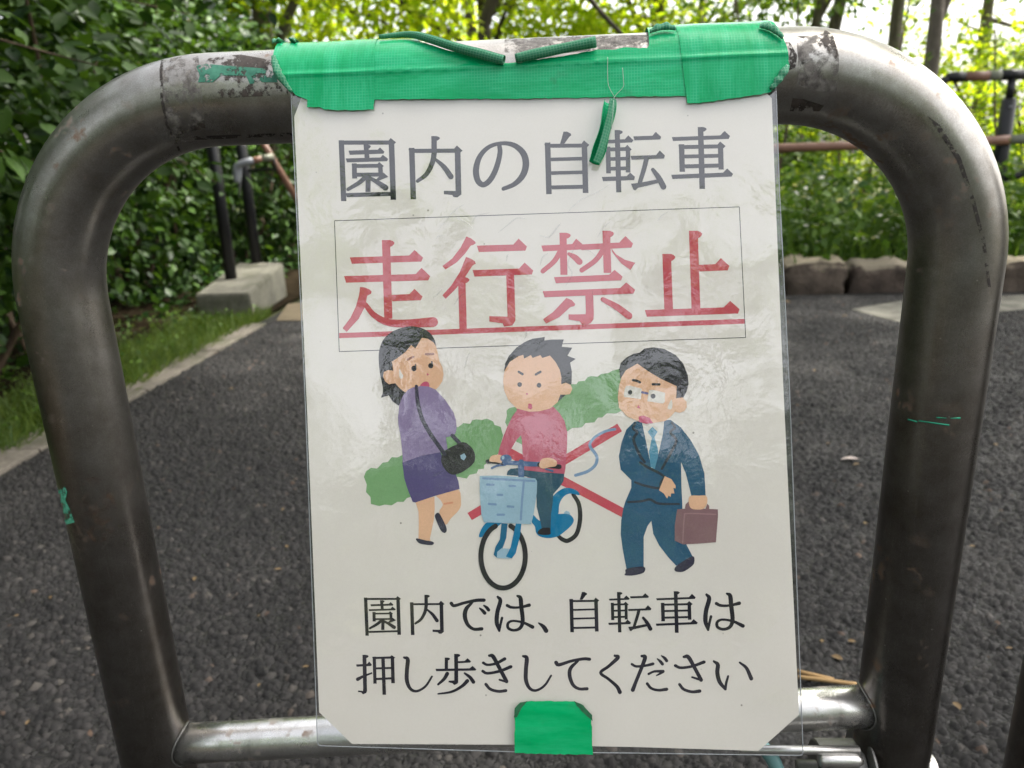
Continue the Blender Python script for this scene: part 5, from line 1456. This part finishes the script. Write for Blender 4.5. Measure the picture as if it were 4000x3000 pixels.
# unseen tall tree added so its crown shades the barrier, and trees standing behind the viewer (mirrored in film and steel)
tree('added_shade_tree', 'tall unseen tree added to shade the path, rooted in the flower bed', (4.4, 5.6, 0.0), 8, (3.7, 3.7, 6.2), (3.3, 3.3, 1.3), 10500, 0.19, M['leaf_mid'], M['bark2'], 0.11, 140, 0.15, 8, None, (3.2, 4.2, 6.3))
for i, (x, y, z, rx, ry, rz, nl_, cl) in enumerate([(-4.9, -8.0, 4.2, 2.2, 2.0, 3.2, 6000, 40), (-1.5, -9.0, 4.2, 1.5, 1.0, 2.2, 1700, 10), (2.3, -9.5, 4.6, 1.7, 1.0, 2.6, 1900, 11), (6.6, -8.0, 4.2, 2.2, 2.2, 3.2, 6000, 40), (0.3, -13, 1.5, 5.0, 1.5, 1.5, 6000, 45)]):
    tree('park_tree', 'broadleaf tree standing across the path from the poster face', (x, y, -0.02), 6, (x, y, z), (rx, ry, rz), nl_, 0.2, M['leaf_mid'], M['bark'], 0.15, cl, 0.15, 5, 'trees facing the poster', None, 0.25)

for i in range(7):
    x = -7.5 + i * 2.5; y = -5.2 - 0.6 * (i % 2)
    t = empty('park_shrub', (x, y, -0.02), 'dark clipped shrub in the row across the path from the poster face', 'shrub', 'shrub row facing the poster')
    P, o = crown_pts(3000, (x, y, 1.0), (1.5, 0.8, 1.1), 60, 0.18, 0.5)
    leaves('foliage', P, rng.uniform(0.1, 0.17, 3000), M['leaf_dark'], t, LEAF_SM, 0.8, 0.3, o, 'stuff')
    tube('stem', [(x, y, -0.02), (x + .05, y, 0.5), (x, y, 1.2)], 0.04, M['stem'], t, 8)
# --- undergrowth behind the fence
for i, (x, y, z, rx, ry, rz, n_, lm, lb) in enumerate([
        (1.7, 6.6, 0.55, 0.9, 0.7, 0.75, 3800, 'leaf_mid', 'low green bush behind the lower brown rail'),
        (3.0, 7.4, 0.75, 1.1, 0.8, 0.9, 4200, 'leaf_tree', 'sunny yellow-green bush behind the fence post'),
        (4.6, 6.9, 0.9, 1.2, 0.8, 1.0, 4200, 'leaf_tree', 'sunny bush beyond the grey-green rail'),
        (2.3, 9.6, 0.55, 1.6, 0.9, 0.75, 4200, 'leaf_tree', 'wide sunny thicket far behind the lower rail'),
        (5.6, 9.0, 1.0, 1.6, 0.9, 1.1, 4200, 'leaf_mid', 'green thicket behind the end of the fence')]):
    t = empty('bush', (x, y, 0), lb, 'bush', 'bushes behind the fence')
    P, o = crown_pts(n_, (x, y, z), (rx, ry, rz), 70, 0.18, 0.4)
    P = P[P[:, 2] > 0.05]; o = unit(P - np.array([x, y, z]))
    leaves('foliage', P, rng.uniform(0.05, 0.1, len(P)), M[lm], t, LEAF_SM, 0.9, 0.3, o, 'stuff')
    rr = random.Random(i + 50)
    for q in range(6):
        a = rr.uniform(0, 6.28)
        tube('stem', crom([(x + rr.uniform(-.2, .2), y + rr.uniform(-.2, .2), 0), (x + rx * .3 * math.cos(a), y + ry * .3 * math.sin(a), z * .7), (x + rx * .7 * math.cos(a), y + ry * .7 * math.sin(a), z + rz * .5)], 5), 0.011, M['stem'], t, 6)

# --- weeds and wildflowers in the bed
N = 2400
C = np.stack([rng.uniform(1.0, 4.2, N), 3.80 + 1.5 * rng.uniform(0, 1, N) ** 1.2, np.full(N, 0.075)], 1)
ax = np.stack([rng.normal(0, .35, N), rng.normal(-.1, .35, N), np.ones(N)], 1)
o = leaves('weeds', C, rng.uniform(0.12, 0.48, N) * (0.6 + 0.5 * (C[:, 1] - 3.8)), M['weed'], None, BLADE, 0.0, 0, None, 'stuff', ax)
cen = np.stack([rng.uniform(1.0, 4.3, 150), rng.uniform(3.85, 5.6, 150), 0.09 + 0.6 * rng.uniform(0, 1, 150) ** 1.6], 1)
C = cen[rng.integers(0, 150, 8500)] + rng.normal(size=(8500, 3)) * np.array([0.09, 0.09, 0.07])
C = C[C[:, 2] > 0.08]
leaves('weed_leaves', C, rng.uniform(0.02, 0.09, len(C)), M['weed'], None, LEAF_SM, 0.7, 0.1, None, 'stuff')
PET = (np.array([(0, 0, 0)] + [(0.5 * math.cos(a), 0.5 * math.sin(a), 0.04 * (k % 2)) for k, a in enumerate(np.linspace(0, 2 * math.pi, 11)[:-1])]), np.array([(0, 1 + k, 1 + (k + 1) % 10) for k in range(10)]))
for i in range(26):
    x, y = rng.uniform(1.25, 3.3), rng.uniform(3.85, 4.8)
    if i < 12: x, y = rng.uniform(1.35, 2.1), rng.uniform(3.85, 4.25)
    t = empty('wildflower', (x, y, 0.07), 'wild plant with small white daisy flowers among the weeds', 'flower', 'white wildflowers in the bed')
    hts = []
    for q in range(3):
        top = np.array([x + rng.normal(0, .07), y + rng.normal(0, .05), 0.09 + rng.uniform(0.15, 0.55)])
        tube('stem', crom([(x, y, 0.06), ((x + top[0]) / 2 + .01, y, top[2] * .5), top], 4), 0.003, M['weed'], t, 5)
        for s_ in range(2): hts.append(top + rng.normal(size=3) * np.array([.03, .03, .012]))
    leaves('flower_head', np.array(hts), rng.uniform(0.022, 0.034, len(hts)), M['petal'], t, PET, 1.6, 0.0, None, 'stuff')

for i in range(9):
    x, y = rng.uniform(1.3, 4.2), rng.uniform(4.7, 6.2)
    t = empty('sapling', (x, y, 0.05), 'thin brown sapling stem standing among the weeds behind the lower rail', 'sapling', 'saplings behind the fence')
    tp = np.array([x + rng.normal(0, .25), y + rng.normal(0, .1), rng.uniform(1.3, 2.4)])
    Q = crom([(x, y, 0.05), (x * .5 + tp[0] * .5 + rng.normal(0, .05), y, tp[2] * .5), tp], 6)
    tube('stem', Q, [0.013 * (1 - 0.6 * j / len(Q)) for j in range(len(Q))], M['stem'], t, 7)
    P = np.array([Q[j] + rng.normal(size=3) * 0.12 for j in rng.integers(5, len(Q), 90)])
    leaves('foliage', P, rng.uniform(0.03, 0.075, 90), M['leaf_mid'], t, LEAF_SM, 0.9, 0.4, None, 'stuff')
# --- grass verge on the left
N = 15000
C = np.stack([-1.53 - 0.42 * rng.uniform(0, 1, N) ** 1.3, rng.uniform(-0.2, 3.5, N), np.full(N, -0.01)], 1)
ax = np.stack([rng.normal(.15, .55, N), rng.normal(0, .55, N), np.ones(N) * 0.8], 1)
leaves('verge_grass', C, rng.uniform(0.03, 0.1, N), M['grass'], None, BLADE, 0.0, 0, None, 'stuff', ax)
N = 2600
C = np.stack([-1.56 - 0.7 * rng.uniform(0, 1, N), rng.uniform(0.0, 3.5, N), rng.uniform(0.0, 0.07, N)], 1)
leaves('verge_clover', C, rng.uniform(0.012, 0.03, N), M['weed'], None, LEAF_SM, 1.4, 0.0, None, 'stuff')

# --- far-off wood closing the view
P, o = crown_pts(9000, (-5.0, 25.0, 1.4), (13.0, 1.6, 1.9), 120, 0.09, 0.1)
k = P[:, 2] > -0.02
leaves('distant_wood', P[k], rng.uniform(0.2, 0.4, int(k.sum())), M['leaf_mid'], None, LEAF_SM, 0.8, 0.3, o[k], 'stuff')
# --- far pole
po = empty('lamp_post', (2.82, 14.0, -0.03), 'plain brown-grey lamp post among the far trees', 'lamp post')
tube('pole', [(2.82, 14, -0.03), (2.82, 14, 0.4), (2.82, 14, 5.0)], [0.11, 0.085, 0.07], M['pole'], po, 16)
tube('base_plate', [(2.82, 14, -0.03), (2.82, 14, 0.0)], 0.16, M['pole'], po, 16)
tube('lamp_head', [(2.82, 14, 5.0), (2.82, 14, 5.05), (2.82, 14, 5.3), (2.82, 14, 5.42)], [0.08, 0.2, 0.17, 0.03], M['pole'], po, 20)

# --- litter on the asphalt
def fallen(px, s, rz, mat, label, group=None):
    p = on_z(ov(*px), 0.006)
    T, Fc = LEAF_BIG
    V = [(v[0] * s, (v[1] - .5) * s, v[2] * s * 1.3 + 0.003) for v in T]
    me = mesh('fallen_leaf', V, [tuple(f) for f in Fc], mat, True)
    o = link('fallen_leaf', me); o.location = (p[0], p[1], 0.0035); o.rotation_euler = (R(random.uniform(-9, 9)), R(random.uniform(-9, 9)), rz)
    return tag(o, label, 'leaf', group)
LF = 'small dry leaf scrap lying on the asphalt'
for px, s in (((1824, 682), 0.06), ((1850, 1003), 0.03), ((1790, 958), 0.022), ((2068, 1525), 0.026), ((1776, 1385), 0.02), ((1808, 1420), 0.024), ((1840, 1385), 0.018), ((820, 790), 0.03), ((365, 1420), 0.02), ((420, 1250), 0.02), ((600, 1230), 0.018), ((612, 1100), 0.02), ((110, 1290), 0.02), ((35, 1330), 0.016), ((560, 1480), 0.014), ((660, 1440), 0.014), ((1870, 1130), 0.02), ((2100, 1180), 0.02), ((2150, 960), 0.03), ((1760, 800), 0.03), ((1700, 652), 0.07), ((500, 840), 0.03), ((620, 1180), 0.02), ((1980, 1630), 0.02), ((560, 1330), 0.015), ((60, 1560), 0.016), ((2180, 1400), 0.018)):
    fallen(px, s * random.uniform(0.5, 0.85), random.uniform(0, 6), M['dry'], LF, 'leaf litter on the asphalt')
fallen((1835, 992), 0.045, 1.2, simple('pale_leaf', (0.5, 0.42, 0.38), 0.8), 'pale curled leaf lying on the asphalt between poster and hoop leg')
tw = empty('twig', tuple(on_z(ov(1780, 1470), 0.0)), 'forked dry twig lying on the asphalt behind the crossbar', 'twig')
for a, b in (((1722, 1462), (1850, 1478)), ((1722, 1450), (1800, 1468))):
    tube('twig_branch', crom([on_z(ov(*a), 0.008), (on_z(ov(*a), 0.012) + on_z(ov(*b), 0.01)) / 2, on_z(ov(*b), 0.006)], 4), 0.0032, M['twig'], tw, 7)
